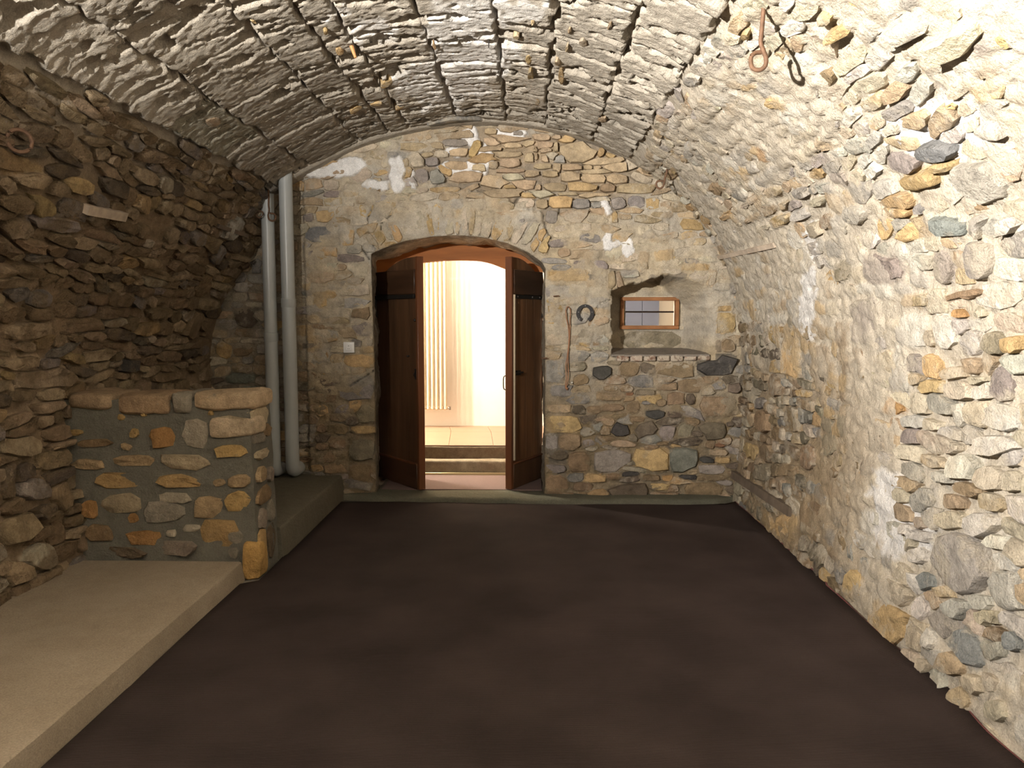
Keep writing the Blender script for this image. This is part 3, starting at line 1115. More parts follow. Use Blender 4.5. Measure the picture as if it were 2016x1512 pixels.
dg = 0.009
uu = np.arange(-2.85, 1.95, dg)
vv = np.arange(-0.06, 3.22, dg)
U, V = np.meshgrid(uu, vv)
h, c = far_relief(U, V)
ins = inside(ARCH, U, V)
F = grid_faces(len(vv), len(uu))
insf = ins.ravel()[F]
keepf = ~insf.all(1)
bx, bz = nearest_on(ARCH, U, V)
edge = np.zeros(U.size, bool)
edge[F[insf.any(1) & keepf].ravel()] = True
edge = edge.reshape(U.shape) & ins
U = np.where(edge, bx, U)
V = np.where(edge, bz, V)
inw = (U > WIN[0, 0] + .004) & (U < WIN[2, 0] - .004) & (V > WIN[0, 1] + .004) & (V < WIN[1, 1] - .004)
keepf &= ~inw.ravel()[F].all(1)
back = (niche(U, V) > .33)
h = np.where(back, h * .5, h)
P = Flat.pos(U, V, h).reshape(-1, 3)
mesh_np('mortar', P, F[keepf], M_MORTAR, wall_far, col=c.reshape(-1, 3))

topz = lambda x: float(np.interp(x, PXs[(sg > S_L) & (sg < S_R)], PZs[(sg > S_L) & (sg < S_R)]))
allf = [s for s in allf if s['c'][1] < topz(s['c'][0]) + .06 or s['c'][0] < -2.1 or s['c'][0] > 1.5]


def H_far(s, R):
    px, py = proj(Flat.pos(np.array([s['c'][0]]), np.array([s['c'][1]]), np.array([0.0])))
    ck = float(blobs(px, py, CAKED, 30)[0])
    return max(.002, R.uniform(.006, .016) - .004 * ck)


def mat_far(s, R):
    px, py = proj(Flat.pos(np.array([s['c'][0]]), np.array([s['c'][1]]), np.array([0.0])))
    if float(blobs(px, py, DRY, 30)[0]) > .5:
        return M_STONE_CLEAN
    if s['man'] and (py[0] > 700):
        return M_STONE_CLEAN
    return M_STONE


build_stones(Flat, allf, wall_far, H_far, [M_STONE], 21, matf=mat_far)

# large stone at the back of the niche, bricks of its sill
nst = [dict(c=np.array([1.03, 1.30]), M=np.array([[.25, 0], [0, .075]]), col=C['olv'], man=True, H=.014)]
for s in nst:
    th = np.array([2 * PI * i / 10 + .3 for i in range(10)])
    sp = (np.abs(np.cos(th)) ** 4 + np.abs(np.sin(th)) ** 4) ** -.25
    s['P'] = s['M'] @ np.stack([np.cos(th) * sp, np.sin(th) * sp])
    s['r'] = np.ones(10)
    s['area'] = .05
build_stones(Flat, nst, wall_far, None, [M_STONE], 3)
M_BRICK = rock('sill_brick', dust=(.50, .44, .36), dlo=.42, dhi=.52, dmax=.85, dscale=18, bump=.01)
for k in range(7):
    x0 = .70 + k * .108
    box('brick', (x0 + Rv.uniform(0, .004), FARY - .022 - Rv.uniform(0, .008), 1.145 + Rv.uniform(-.006, .006)), (x0 + .100, FARY + .06, 1.194 + Rv.uniform(-.005, .002)), M_BRICK,
        wall_far, bevel=.008, col=(Rv.uniform(.18, .26), .135, .095))
bm = bmesh.new()
ns = 24
sv = []
for k in range(ns + 1):
    xx = .655 + (1.44 - .655) * k / ns
    w_ = .004 * float(vn(np.array(k * .7), np.array(.4), 9))
    sv.append([bm.verts.new((xx, y_, z_)) for y_, z_ in ((FARY - .024 + w_ * 2, 1.180), (FARY - .026 + w_ * 2, 1.197 + w_), (FARY + .12, 1.213 + w_), (FARY + .37, 1.236 + w_), (FARY + .37, 1.18))])
for k in range(ns):
    for q in range(4):
        bm.faces.new((sv[k][q], sv[k + 1][q], sv[k + 1][q + 1], sv[k][q + 1]))
bm.faces.new(sv[0])
bm.faces.new(sv[-1])
bm_obj('sill', bm, M_CEMENT, wall_far, smooth=True, col=(.24, .21, .18))

# reveals of the doorway
Rv2 = []
outl = np.array([(v_.x, v_.z) for v_ in [Vector((a[0], 0, a[1])) for a in ARCH]])
ol = np.concatenate([[0], np.cumsum(np.hypot(*np.diff(outl, axis=0).T))])
tt = np.arange(0, ol[-1], .02)
ox = np.interp(tt, ol, outl[:, 0])
oz = np.interp(tt, ol, outl[:, 1])
gx = np.gradient(ox)
gz = np.gradient(oz)
gl = np.hypot(gx, gz)
nx = gz / gl       # towards the inside of the opening (outline runs up left, over, down right)
nz = -gx / gl
yy = np.linspace(FARY - .006, 7.0, 36)
TT, YY = np.meshgrid(tt, yy)
hh = .022 * fbm(TT * 8, YY * 5, 4, 81) + .016 * np.round(vn(TT * 7, YY * 3, 88) * 2) / 2
hh = hh * sst(FARY - .01, FARY + .05, YY) + (.03 * sst(FARY, FARY + .1, YY)) * 0
OX = ox[None] + nx[None] * hh - .10 * sst(FARY - .05, 6.95, YY) * (nx[None] > .5)
OZ = oz[None] + nz[None] * hh
cc = np.array([.22, .185, .14]) * (1 + .3 * fbm(TT * 8, YY * 8, 3, 83))[..., None]
mesh_np('doorway_reveal', np.stack([OX, YY, OZ], -1).reshape(-1, 3), grid_faces(len(yy), len(tt), True), M_STONE, wall_far, col=cc.reshape(-1, 3))
# tunnel behind the small window
bm = bmesh.new()
x0, x1, z0, z1 = WIN[0, 0], WIN[2, 0], WIN[0, 1], WIN[1, 1]
for a, b in [((x0 - .03, FARY + .33, z0 - .03), (x0, 7.0, z1 + .03)), ((x1 + .075, FARY + .33, z0 - .03), (x1 + .105, 7.0, z1 + .03)),
             ((x0, FARY + .33, z0 - .03), (x1 + .08, 7.0, z0)), ((x0, FARY + .33, z1), (x1 + .08, 7.0, z1 + .03)), ((x1, FARY + .345, z0), (x1 + .075, FARY + .38, z1))]:
    add_box(bm, a, b)
bm_obj('window_reveal', bm, M_MORTAR, wall_far, col=(.5, .44, .34))

# ------------------------------------------------------------------ floor, carpet
floor = structure(box('floor', (-2.8, -1.7, -.12), (2.0, 7.05, -.004), M_CEMENT, col=(.22, .2, .17)))
m, nt, b = mk('ribbed_carpet')
L = nt.links
b.inputs['Roughness'].default_value = 0.95
b.inputs['Specular IOR Level'].default_value = 0.1
b.inputs['Sheen Weight'].default_value = 0.04
b.inputs['Sheen Tint'].default_value = (.5, .35, .32, 1)
geo = node(nt, 'ShaderNodeNewGeometry')
wv = node(nt, 'ShaderNodeTexWave', bands_direction='Y', i_Scale=42.0, i_Distortion=0.1, i_Detail=1.0)
L.new(geo.outputs['Position'], wv.inputs['Vector'])
nz1 = node(nt, 'ShaderNodeTexNoise', i_Scale=320.0, i_Detail=2.0)
L.new(geo.outputs['Position'], nz1.inputs['Vector'])
nz2 = node(nt, 'ShaderNodeTexNoise', i_Scale=2.2, i_Detail=5.0)
L.new(geo.outputs['Position'], nz2.inputs['Vector'])
cr = node(nt, 'ShaderNodeValToRGB')
cr.color_ramp.elements[0].position = .35
cr.color_ramp.elements[0].color = (.021, .0155, .0145, 1)
cr.color_ramp.elements[1].position = .68
cr.color_ramp.elements[1].color = (.037, .0275, .0255, 1)
L.new(nz2.outputs[0], cr.inputs[0])
mm = node(nt, 'ShaderNodeMath', operation='MULTIPLY_ADD')
L.new(nz1.outputs[0], mm.inputs[0])
mm.inputs[1].default_value = .7
mm.inputs[2].default_value = .65
hs = node(nt, 'ShaderNodeHueSaturation')
L.new(cr.outputs[0], hs.inputs['Color'])
L.new(mm.outputs[0], hs.inputs['Value'])
L.new(hs.outputs[0], b.inputs['Base Color'])
ad = node(nt, 'ShaderNodeMath', operation='MULTIPLY_ADD')
L.new(nz1.outputs[0], ad.inputs[0])
ad.inputs[1].default_value = .5
L.new(wv.outputs['Fac'], ad.inputs[2])
bp = node(nt, 'ShaderNodeBump')
bp.inputs['Distance'].default_value = .0013
L.new(ad.outputs[0], bp.inputs['Height'])
L.new(bp.outputs[0], b.inputs['Normal'])
M_CARPET = m
M_CARPETRED = simple('carpet_fringe', (.12, .035, .035), .95, bump=.002, bscale=200)


def carpet_right(y):
    return 1.636 + .014 * math.sin(y * 3.1) + .035 * float(vn(np.array(y * 2.3), np.array(.3), 7)) + (.02 if y > 4.2 else 0)


def carpet_left(y):
    return -1.615 if y < 4.20 else (-1.53 if y < 4.65 else -1.515)


ys = np.arange(-1.55, 6.10, .06)
V = []
NX = 40
for y in ys:
    a = carpet_left(y)
    b_ = carpet_right(y)
    yo = y
    for k in range(NX):
        f = k / (NX - 1)
        x = a + (b_ - a) * f
        z = .012 + .003 * float(vn(np.array(x * 3), np.array(y * 3), 2)) + .020 * max(0, 1 - (b_ - x) / .08) ** 2
        V.append((x, yo, z))
Fc = grid_faces(len(ys), NX)
carpet = mesh_np('carpet', V, Fc, M_CARPET, smooth=True)
sd = carpet.modifiers.new('thickness', 'SOLIDIFY')
sd.thickness = .01
sd.offset = -1
tag(carpet, 'dark brown ribbed carpet covering the cellar floor between ledge and right wall', 'carpet')
bm = bmesh.new()
add_tube(bm, [(carpet_right(y) + .002, y, .028) for y in ys], .0055, 6)
bm_obj('bound_edge', bm, M_CARPETRED, carpet, smooth=True)
M_CARPET2 = simple('small_carpet_lit_tone', (.15, .10, .092), .95, nscale=300, namp=.3, bump=.002, bscale=260)  # lighter version of the carpet tone, hall light painted into the colour
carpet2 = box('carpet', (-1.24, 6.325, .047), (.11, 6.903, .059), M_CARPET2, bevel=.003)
tag(carpet2, 'small brown carpet piece in the doorway, its colour lightened as if lit from the hall', 'carpet')

# ------------------------------------------------------------------ concrete ledges and kerb
M_CONC = rock('ledge_concrete', dust=(.34, .285, .22), dlo=.42, dhi=.66, dmax=.8, dscale=2.2, bump=.006, b1=30, b2=200, var=.10)
M_CONCD = rock('dark_concrete', dust=(.13, .12, .09), dlo=.42, dhi=.66, dmax=.8, dscale=2.2, bump=.008, b1=30, b2=200, var=.15)


def slab(name, x0, x1f, y0, y1, z1, mat, col, n=60, seed=0, amp=.008, skirt=.02):
    """slab with a slightly wavy worn right-hand edge"""
    ys_ = np.linspace(y0, y1, n)
    V = []
    for i, y in enumerate(ys_):
        w = amp * float(fbm(np.array(y * 3.), np.array(seed + .5), 3, 3))
        w2 = amp * 1.6 * float(fbm(np.array(y * 5.), np.array(seed + 2.5), 3, 5))
        xr = x1f(y) if callable(x1f) else x1f
        V += [(x0, y, z1), ((x0 + xr) / 2, y, z1 + .002), (xr - .015 + w, y, z1), (xr - .003 + w, y, z1 - .006), (xr + w * .6, y, z1 - .02),
              (xr + .004 + w2, y, z1 * .5), (xr + .012 + w2, y, .012), (xr + .012 + w2, y, -.01), (x0, y, -.01)]
    k = 9
    F = []
    for i in range(n - 1):
        for j in range(k):
            a = i * k + j
            b2 = i * k + (j + 1) % k
            F.append((a, b2, b2 + k, a + k))
    F.append(tuple(range(k - 1, -1, -1)))
    F.append(tuple((n - 1) * k + j for j in range(k)))
    return mesh_np(name, V, F, mat, None, col=np.array(col), smooth=True, sharp=math.radians(50))


ledge = slab('concrete_ledge', -2.62, -1.632, -1.55, 4.235, .11, M_CONC, (.28, .23, .17), seed=1)
tag(ledge, 'long low buff concrete ledge along left wall in front of stone pier', 'ledge')
plat = slab('concrete_platform', -2.7, lambda y: -1.535, 4.63, 6.24, .2, M_CONCD, (.13, .118, .09), seed=5)
tag(plat, 'low grey concrete platform under the two pipes behind the stone pier', 'platform')
plat2 = None
# kerb along the foot of the far wall
V = []
xs = np.linspace(-1.54, 1.66, 110)
for i, x in enumerate(xs):
    yk = float(np.interp(x, [-1.54, -.9, .2, 1.3, 1.5, 1.66], [6.16, 6.06, 6.02, 6.03, 6.06, 6.16])) + .008 * float(vn(np.array(x * 6), np.array(.2), 3))
    zt = .052 + .006 * float(vn(np.array(x * 5), np.array(.9), 8))
    V += [(x, 6.32, zt), (x, yk + .04, zt), (x, yk + .012, zt - .006), (x, yk, zt - .02), (x, yk - .004, .0), (x, 6.32, -.01)]
F = []
k = 6
for i in range(len(xs) - 1):
    for j in range(k):
        a = i * k + j
        b2 = i * k + (j + 1) % k
        F.append((a, a + k, b2 + k, b2))
F.append(tuple(range(k)))
F.append(tuple((len(xs) - 1) * k + j for j in range(k - 1, -1, -1)))
kerb = mesh_np('concrete_kerb', V, F, M_CONCD, None, col=np.array((.105, .105, .08)), smooth=True, sharp=math.radians(50))
tag(kerb, 'low grey concrete kerb along foot of far wall and under door', 'kerb')
thr = box('threshold', (-1.28, 6.3, -.01), (.14, 6.93, .046), M_CONCD, bevel=.004, col=(.12, .11, .09))
tag(thr, 'concrete threshold slab under small carpet inside the doorway', 'threshold')

# ------------------------------------------------------------------ stone pier (low wall) on the left
pier = tag(empty('stone_pier', (-2.08, 4.42, 0)), 'low rubble stone pier with grey cement joints and flat capping stones on left ledge', 'low wall')
PY = 4.27
PXR = -1.575
bm = bmesh.new()
# cement core: front face with relief
nxg, nzg = 60, 55
xg = np.linspace(-2.66, PXR, nxg)
zg = np.linspace(-.0, 1.03, nzg)
XG, ZG = np.meshgrid(xg, zg)
hp = .012 * fbm(XG * 7, ZG * 7, 4, 90) + .004
Pf = np.stack([XG, PY - hp, ZG], -1)
core_V = [Pf.reshape(-1, 3)]
core_F = [grid_faces(nzg, nxg)]
yg = np.linspace(PY, 4.60, 20)
YG, ZG2 = np.meshgrid(yg, zg)
he = .010 * fbm(YG * 7 + 3, ZG2 * 7, 4, 91)
bulge = .03 * (1 - ZG2 / 1.05)
Pe = np.stack([PXR + he + bulge, YG - hp[:, -1:] * (1 - (YG - PY) / .33), ZG2], -1)
Pf[:, -1, 0] = Pe[:, 0, 0]
core_V[0] = Pf.reshape(-1, 3)
core_V.append(Pe.reshape(-1, 3))
core_F.append(grid_faces(nzg, 20) + nxg * nzg)
XT, YT = np.meshgrid(xg, yg)
zt = 1.03 + .010 * fbm(XT * 7, YT * 7, 3, 93)
Pt = np.stack([XT, YT, zt], -1)
core_V.append(Pt.reshape(-1, 3))
core_F.append(grid_faces(20, nxg) + nxg * nzg + 20 * nzg)
Pb = np.stack([XG, np.full(XG.shape, 4.60), ZG], -1)
core_V.append(Pb.reshape(-1, 3))
core_F.append(grid_faces(nzg, nxg, True) + nxg * nzg + 20 * nzg + 20 * nxg)
mesh_np('cement_core', np.concatenate(core_V) - np.array([-2.08, 4.42, 0]), np.concatenate(core_F), M_CEMENT, pier, col=np.array((.135, .13, .108)))


class PierFace:
    @staticmethod
    def pos(u, v, h):
        return np.stack([u + 0 * h, PY - .004 - h, v + 0 * h], -1) - np.array([-2.08, 4.42, 0])

    @staticmethod
    def inv(px, py):
        p = onY(px, py, PY)
        return np.array([p[0], p[2]])


class PierEnd:
    @staticmethod
    def pos(u, v, h):
        return np.stack([PXR + .002 + .03 * (1 - v / 1.05) + h, u + 0 * h, v + 0 * h], -1) - np.array([-2.08, 4.42, 0])


PIER = """233 815 247 828 yel;130 845 163 858 yel;155 864 225 880 brn;258 843 275 862 yel;298 839 348 884 org;361 825 410 883 ltg
415 818 498 861 bei;420 874 490 900 yel;140 902 210 925 tan;225 895 308 918 tan;310 893 421 926 bei;188 926 290 962 och;309 933 418 960 och
420 942 445 957 tan;447 933 494 960 tan;196 970 281 1012 bei;310 967 378 991 pal;382 974 440 1024 tan;441 966 500 1006 yel;160 983 195 1022 org
280 985 365 1028 gry;253 1008 274 1030 org;168 1030 225 1065 brn;250 1042 325 1074 org;329 1042 349 1056 pal;358 1032 396 1048 pal;396 1020 471 1082 och
307 1062 388 1093 mau;450 1045 480 1070 gry;410 808 422 818 yel;280 812 290 820 yel;240 872 262 886 tan;450 1076 470 1100 gry;135 960 160 985 dbr;200 1075 290 1098 dbr"""
Rp = random.Random(5)
items = []
for it in PIER.replace('\n', ';').split(';'):
    q = it.split()
    a, b_, c_, d_ = map(float, q[:4])
    p0 = np.array(PierFace.inv(a, d_))
    p1 = np.array(PierFace.inv(c_, b_))
    items.append((PierFace, (p0 + p1) / 2, (p1 - p0) / 2, C[q[4]], Rp.uniform(.012, .03)))
for (y_, z_, wy, wz, cl) in [(4.40, .93, .13, .055, 'bei'), (4.36, .80, .10, .03, 'gry'), (4.48, .83, .07, .04, 'brn'), (4.42, .70, .12, .03, 'bei'),
                             (4.38, .59, .10, .045, 'tan'), (4.52, .56, .06, .05, 'mau'), (4.40, .46, .12, .05, 'brn'), (4.36, .33, .07, .06, 'mau'),
                             (4.50, .34, .07, .07, 'gry'), (4.34, .15, .06, .13, 'och'), (4.48, .16, .08, .10, 'dbr')]:
    items.append((PierEnd, np.array([y_, z_]), np.array([wy, wz]), C[cl], Rp.uniform(.012, .03)))
for srf, c_, hf, cl, H in items:
    n = 10
    ang = Rp.gauss(0, .12) if hf[0] < .09 else Rp.gauss(0, .04)
    th = np.array([2 * PI * i / n + Rp.uniform(-.2, .2) + .3 for i in range(n)])
    sp = (np.abs(np.cos(th)) ** 3.5 + np.abs(np.sin(th)) ** 3.5) ** (-1 / 3.5)
    Pq = np.stack([np.cos(th) * sp * hf[0], np.sin(th) * sp * hf[1]])
    Pq = np.array([[math.cos(ang), -math.sin(ang)], [math.sin(ang), math.cos(ang)]]) @ Pq
    s = dict(c=c_, P=Pq, r=np.array([Rp.uniform(.80, 1.03) for _ in range(n)]), area=hf[0] * hf[1] * 3, H=H)
    V, F = stone_geo(srf, s, None, Rp, embed=.02)
    col = np.clip(np.array(cl) * np.array([1.0, .95, .85]) * Rp.uniform(.75, .98), 0, 1)
    mesh_np('stone', V, F, M_PLINTH, pier, col=col, origin=V.mean(0), sharp=math.radians(38))


def rough_block(name, lo, hi, mat, parent, col, seed, amp=.012, n=5):
    bm = bmesh.new()
    bmesh.ops.create_cube(bm, size=1)
    bmesh.ops.subdivide_edges(bm, edges=bm.edges, cuts=n, use_grid_fill=True)
    R = random.Random(seed)
    cx = [(lo[i] + hi[i]) / 2 for i in range(3)]
    sx = [hi[i] - lo[i] for i in range(3)]
    for v_ in bm.verts:
        q = v_.co * 2
        rad = (abs(q.x) ** 7 + abs(q.y) ** 7 + abs(q.z) ** 7) ** (1 / 7)
        q = q / max(rad, 1e-4) * max(abs(q.x), abs(q.y), abs(q.z))
        p = Vector([cx[i] + q[i] * sx[i] / 2 for i in range(3)])
        nn = Vector(q).normalized()
        d = amp * (float(vn(np.array(p.x * 9 + seed), np.array(p.z * 14 + p.y * 9), 4)) + .5 * float(vn(np.array(p.x * 23 + seed), np.array(p.z * 23 + p.y * 21), 5)))
        v_.co = p + nn * d
    o = bm_obj(name, bm, mat, parent, smooth=True, col=col)
    return o


for k, (a, b_, c_, d_, cl) in enumerate([(130, 775, 219, 806, (.34, .25, .16)), (226, 777, 334, 818, (.34, .24, .15)), (337, 775, 372, 817, (.28, .25, .2)), (374, 774, 498, 809, (.50, .38, .25))]):
    p0 = onY(a, d_, PY - .03)
    p1 = onY(c_, b_, PY - .03)
    lo = (p0[0] + 2.08, PY - .035 - 4.42, p0[2])
    hi = (p1[0] + 2.08, 4.62 - 4.42, p1[2])
    rough_block('capping_stone', lo, hi, M_PLINTH, pier, cl, 30 + k)
p0 = onY(415, 861, PY)
rough_block('corner_stone', (p0[0] + 2.08, PY - .03 - 4.42, p0[2]), (PXR + .03 + 2.08, 4.45 - 4.42, p0[2] + .115), M_PLINTH, pier, (.50, .40, .28), 41)
rough_block('corner_stone', (-1.63 + 2.08, PY - .03 - 4.42, .0), (PXR + .05 + 2.08, 4.36 - 4.42, .22), M_PLINTH, pier, (.48, .30, .11), 44)

# ------------------------------------------------------------------ pipes
M_PIPE = simple('grey_plastic_pipe', (.40, .425, .43), .32, nscale=5, namp=.06)
for k, (xp, lab, zt) in enumerate([(onY(535.5, 700, 6.05)[0], 'left hand grey plastic drain pipe, with iron hook hanging before its top', 2.52),
                                   (onY(571.5, 700, 6.05)[0], 'right hand grey plastic drain pipe, nearer the light switch', 2.66)]):
    e = tag(empty('drain_pipe', (xp, 6.04, .21)), lab, 'pipe', 'two grey drain pipes at far wall')
    r = .051 if k == 0 else .054
    zc = [1.15, 1.42][k]
    bm = bmesh.new()
    pts = [(0, .16, r), (0, .10, r * .98), (0, .05, r * 1.02), (0, .02, r * 1.2), (0, .004, r * 1.6), (0, 0, r * 2.2), (0, 0, zc)]
    add_tube(bm, pts, [r] * len(pts), 32)
    bm_obj('lower_pipe', bm, M_PIPE, e, smooth=True)
    bm = bmesh.new()
    add_tube(bm, [(0, 0, zc + .004), (0, 0, zt - .21)], r * .97, 32)
    bm_obj('upper_pipe', bm, M_PIPE, e, smooth=True)
    bm = bmesh.new()
    add_tube(bm, [(0, 0, zc - .06), (0, 0, zc - .055), (0, 0, zc + .008), (0, 0, zc + .012)], [r, r + .004, r + .004, r], 32)
    bm_obj('socket', bm, M_PIPE, e, smooth=True)

# ------------------------------------------------------------------ hallway beyond
M_WHITE = simple('white_plaster', (.80, .76, .70), .9, nscale=3, namp=.03, bump=.001)
M_STEP = rock('worn_step', dust=(.24, .19, .13), dlo=.4, dhi=.62, dmax=.8, dscale=6, bump=.008)
hb = bmesh.new()
add_box(hb, (-3.0, 8.38, .1), (2.3, 8.48, 3.0))
structure(bm_obj('wall_hall_back', hb, M_WHITE))
hb = bmesh.new()
add_box(hb, (-3.1, 7.0, 0), (-3.0, 8.48, 3.0))
structure(bm_obj('wall_hall_left', hb, M_WHITE))
hb = bmesh.new()
add_box(hb, (2.3, 7.0, 0), (2.4, 8.48, 3.0))
structure(bm_obj('wall_hall_right', hb, M_WHITE))
structure(box('ceiling_hall', (-3.1, 7.0, 2.9), (2.4, 8.48, 3.0), M_WHITE))
hb = bmesh.new()
for a, b_ in [((-3.1, 0, -.1), (-1.42, 0, 3.0)), ((-1.42, 0, 2.22), (.20, 0, 3.0)), ((.20, 0, -.1), (x0, 0, 3.0)), ((x0, 0, -.1), (x1 + .075, 0, z0)), ((x0, 0, z1), (x1 + .075, 0, 3.0)),
              ((x1 + .075, 0, -.1), (2.4, 0, 3.0))]:
    add_box(hb, (a[0], 7.0, a[2]), (b_[0], 7.05, b_[2]))
structure(bm_obj('wall_hall_front', hb, M_WHITE))
# hall floor tiles
fh = structure(empty('floor_hall'))
M_TILE = simple('pale_pink_tile', (.27, .175, .12), .45, nscale=3, namp=.06)
M_GROUT = simple('tile_grout', (.36, .27, .20), .9)
box('screed', (-3.0, 7.11, .0), (2.3, 8.40, .291), M_GROUT, fh)
t1 = Vector(onZ(883, 877, .3)[:2])
t2 = Vector(onZ(890, 839, .3)[:2])
ang = math.atan2(t2.y - t1.y, t2.x - t1.x) - PI / 2
ca, sa = math.cos(ang), math.sin(ang)
tj = Vector(onZ(900, 850, .3)[:2])
tile_mesh = None
for i in range(-5, 7):
    for j in (-1, 0):
        # local grid: x along width, y along depth, origin on the joint crossing
        lx = i * .418
        ly = j * .86
        pts = [(lx + .002, ly + .002), (lx + .416, ly + .002), (lx + .416, ly + .858), (lx + .002, ly + .858)]
        W = []
        for (a, b_) in pts:
            X = t1.x - (tj.y - t1.y) * math.tan(-ang) * 0 + a * 1.0
            Yw = tj.y + b_
            X = X - math.tan(ang) * (Yw - t1.y)
            W.append((min(max(X, -2.99), 2.29), min(max(Yw, 7.10), 8.379)))
        if abs(W[0][0] - W[1][0]) < .02:
            continue
        bm = bmesh.new()
        cx_ = sum(w[0] for w in W) / 4
        cy_ = sum(w[1] for w in W) / 4
        lo_ = [bm.verts.new((w[0] - cx_, w[1] - cy_, -.008)) for w in W]
        hi_ = [bm.verts.new((w[0] - cx_, w[1] - cy_, 0)) for w in W]
        bm.faces.new(hi_)
        bm.faces.new(lo_[::-1])
        for q in range(4):
            bm.faces.new((lo_[q], lo_[(q + 1) % 4], hi_[(q + 1) % 4], hi_[q]))
        bm_obj('tile', bm, M_TILE, fh, loc=(cx_, cy_, .3))
# steps up to the hall
st = tag(rough_block('stone_step', (-1.5, 7.085, .02), (.35, 7.12, .288), M_STEP, None, (.15, .11, .075), 3, amp=.003, n=8),
         'upper brown stone riser of the steps beyond the door, under pale tiles', 'step', 'steps to the hallway')
st2 = tag(rough_block('stone_step', (-1.45, 6.945, .0), (.30, 7.075, .185), M_STEP, None, (.30, .26, .19), 8, amp=.006, n=10),
          'lower worn buff stone step just beyond the doorway', 'step', 'steps to the hallway')
ms = box('metal_strip', (-1.24, 6.906, .047), (.11, 6.925, .078), simple('brass_strip', (.55, .47, .28), .35, .6), bevel=.002)
tag(ms, 'thin brass edging strip across doorway behind small carpet', 'strip')

# radiator
M_RAD = simple('cream_enamel', (.66, .55, .40), .4)
rad = tag(empty('column_radiator', (onY(866, 700, 8.22)[0] - .36, 8.24, .49)), 'tall cream column radiator on the white hallway wall', 'radiator')
xr = onY(879, 700, 8.22)[0] - rad.location.x - .013
colm = None
for k in range(14):
    if colm is None:
        bm = bmesh.new()
        for yo in (-.035, .035):
            add_tube(bm, [(0, yo, .03), (0, yo, 1.97)], .0125, 12)
        for z in (.025, 1.975):
            add_tube(bm, [(0, -.048, z - .006), (0, -.03, z), (0, .03, z), (0, .048, z - .006)], [.006, .019, .019, .006], 10)
            add_tube(bm, [(-.022, 0, z), (.022, 0, z)], .019, 10)
        colm = bm_obj('column', bm, M_RAD, rad, smooth=True)
        colm.location = (xr, 0, 0)
    else:
        o = colm.copy()
        link(o, rad)
        o.location = (xr - k * .0465, 0, 0)
bm = bmesh.new()
add_tube(bm, [(xr + .02, 0, .022), (xr + .05, 0, .022)], .009, 8)
add_tube(bm, [(xr + .045, 0, .005), (xr + .045, 0, .04)], .012, 8)
bm_obj('valve', bm, simple('chrome', (.6, .6, .6), .25, 1.0), rad, smooth=True)
for z in (.5, 1.5):
    box('wall_bracket', (xr - .3, .04, z), (xr - .26, .145, z + .03), M_RAD, rad)

# blue-grey panels beyond the small window
M_BLUE = simple('blue_grey_paint', (.17, .20, .30), .5)
pa = onY(1225, 610, 8.30)[0]
pb = onY(1264, 610, 8.30)[0]
pc = onY(1297, 610, 8.30)[0]
cab = tag(empty('wall_cupboard', (pb, 8.33, 1.2)), 'blue grey flat panels seen through the small window, on hallway wall', 'cupboard')
box('carcass', (pa - pb - .1, -.03, -.0), (pc - pb, .05, 1.0), M_BLUE, cab)
box('door_panel', (pa - pb - .1, -.05, .01), (-.002, -.031, .99), M_BLUE, cab, bevel=.002)
box('door_panel', (.002, -.05, .01), (pc - pb, -.031, .99), M_BLUE, cab, bevel=.002)

# ------------------------------------------------------------------ the arched double door
M_FRAME = simple('orange_varnished_wood', (.13, .045, .017), .45, nscale=7, namp=.35, bump=.0015, bscale=30, stretch=(1, 1, .12))
M_HEAD = simple('orange_head_board', (.34, .125, .035), .6, spec=.2, nscale=6, namp=.35, bump=.0015, bscale=30, stretch=(.15, 1, 1))
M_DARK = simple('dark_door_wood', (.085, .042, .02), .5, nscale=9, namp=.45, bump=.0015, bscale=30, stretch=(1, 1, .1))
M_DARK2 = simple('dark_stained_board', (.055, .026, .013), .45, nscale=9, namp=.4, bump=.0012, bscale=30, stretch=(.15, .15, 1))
M_IRON = simple('black_iron', (.03, .027, .025), .5, .6, bump=.001, bscale=80)
M_RUST = simple('rusty_iron', (.13, .072, .042), .75, .3, nscale=30, namp=.4, bump=.0015, bscale=150)
M_PALE = simple('pale_bare_wood', (.50, .42, .30), .7, nscale=8, namp=.25, stretch=(1, 1, .1))
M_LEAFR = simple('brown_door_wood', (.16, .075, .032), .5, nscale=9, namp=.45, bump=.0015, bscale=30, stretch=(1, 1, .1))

FY = 6.90
door = structure(empty('door_1'))
oarc = [(-1.43, 1.70), (-1.42, 1.90)] + [(onY(a, b_, FY)[0], onY(a, b_, FY)[2]) for a, b_ in [(757, 500), (790, 484), (830, 474), (880, 467), (930, 465), (980, 472), (1020, 486), (1050, 502), (1066, 520)]] + [(.135, 1.70)]
iarc = [(-1.29, 1.70), (-1.27, 1.84)] + [(onY(a, b_, FY)[0], onY(a, b_, FY)[2]) for a, b_ in [(785, 535), (800, 520), (838, 517), (880, 513), (930, 513), (960, 517), (993, 529), (1030, 545)]] + [(.06, 1.84), (.065, 1.70)]
so = [(p.x, p.z) for p in smooth_path([(a, 0, b_) for a, b_ in oarc], 3)]
si = [(p.x, p.z) for p in smooth_path([(a, 0, b_) for a, b_ in iarc], 3)]
bm = bmesh.new()
NS = 34


def resamp(L_, n):
    L_ = np.array(L_)
    q = np.concatenate([[0], np.cumsum(np.hypot(*np.diff(L_, axis=0).T))])
    t_ = np.linspace(0, q[-1], n)
    return list(zip(np.interp(t_, q, L_[:, 0]), np.interp(t_, q, L_[:, 1])))


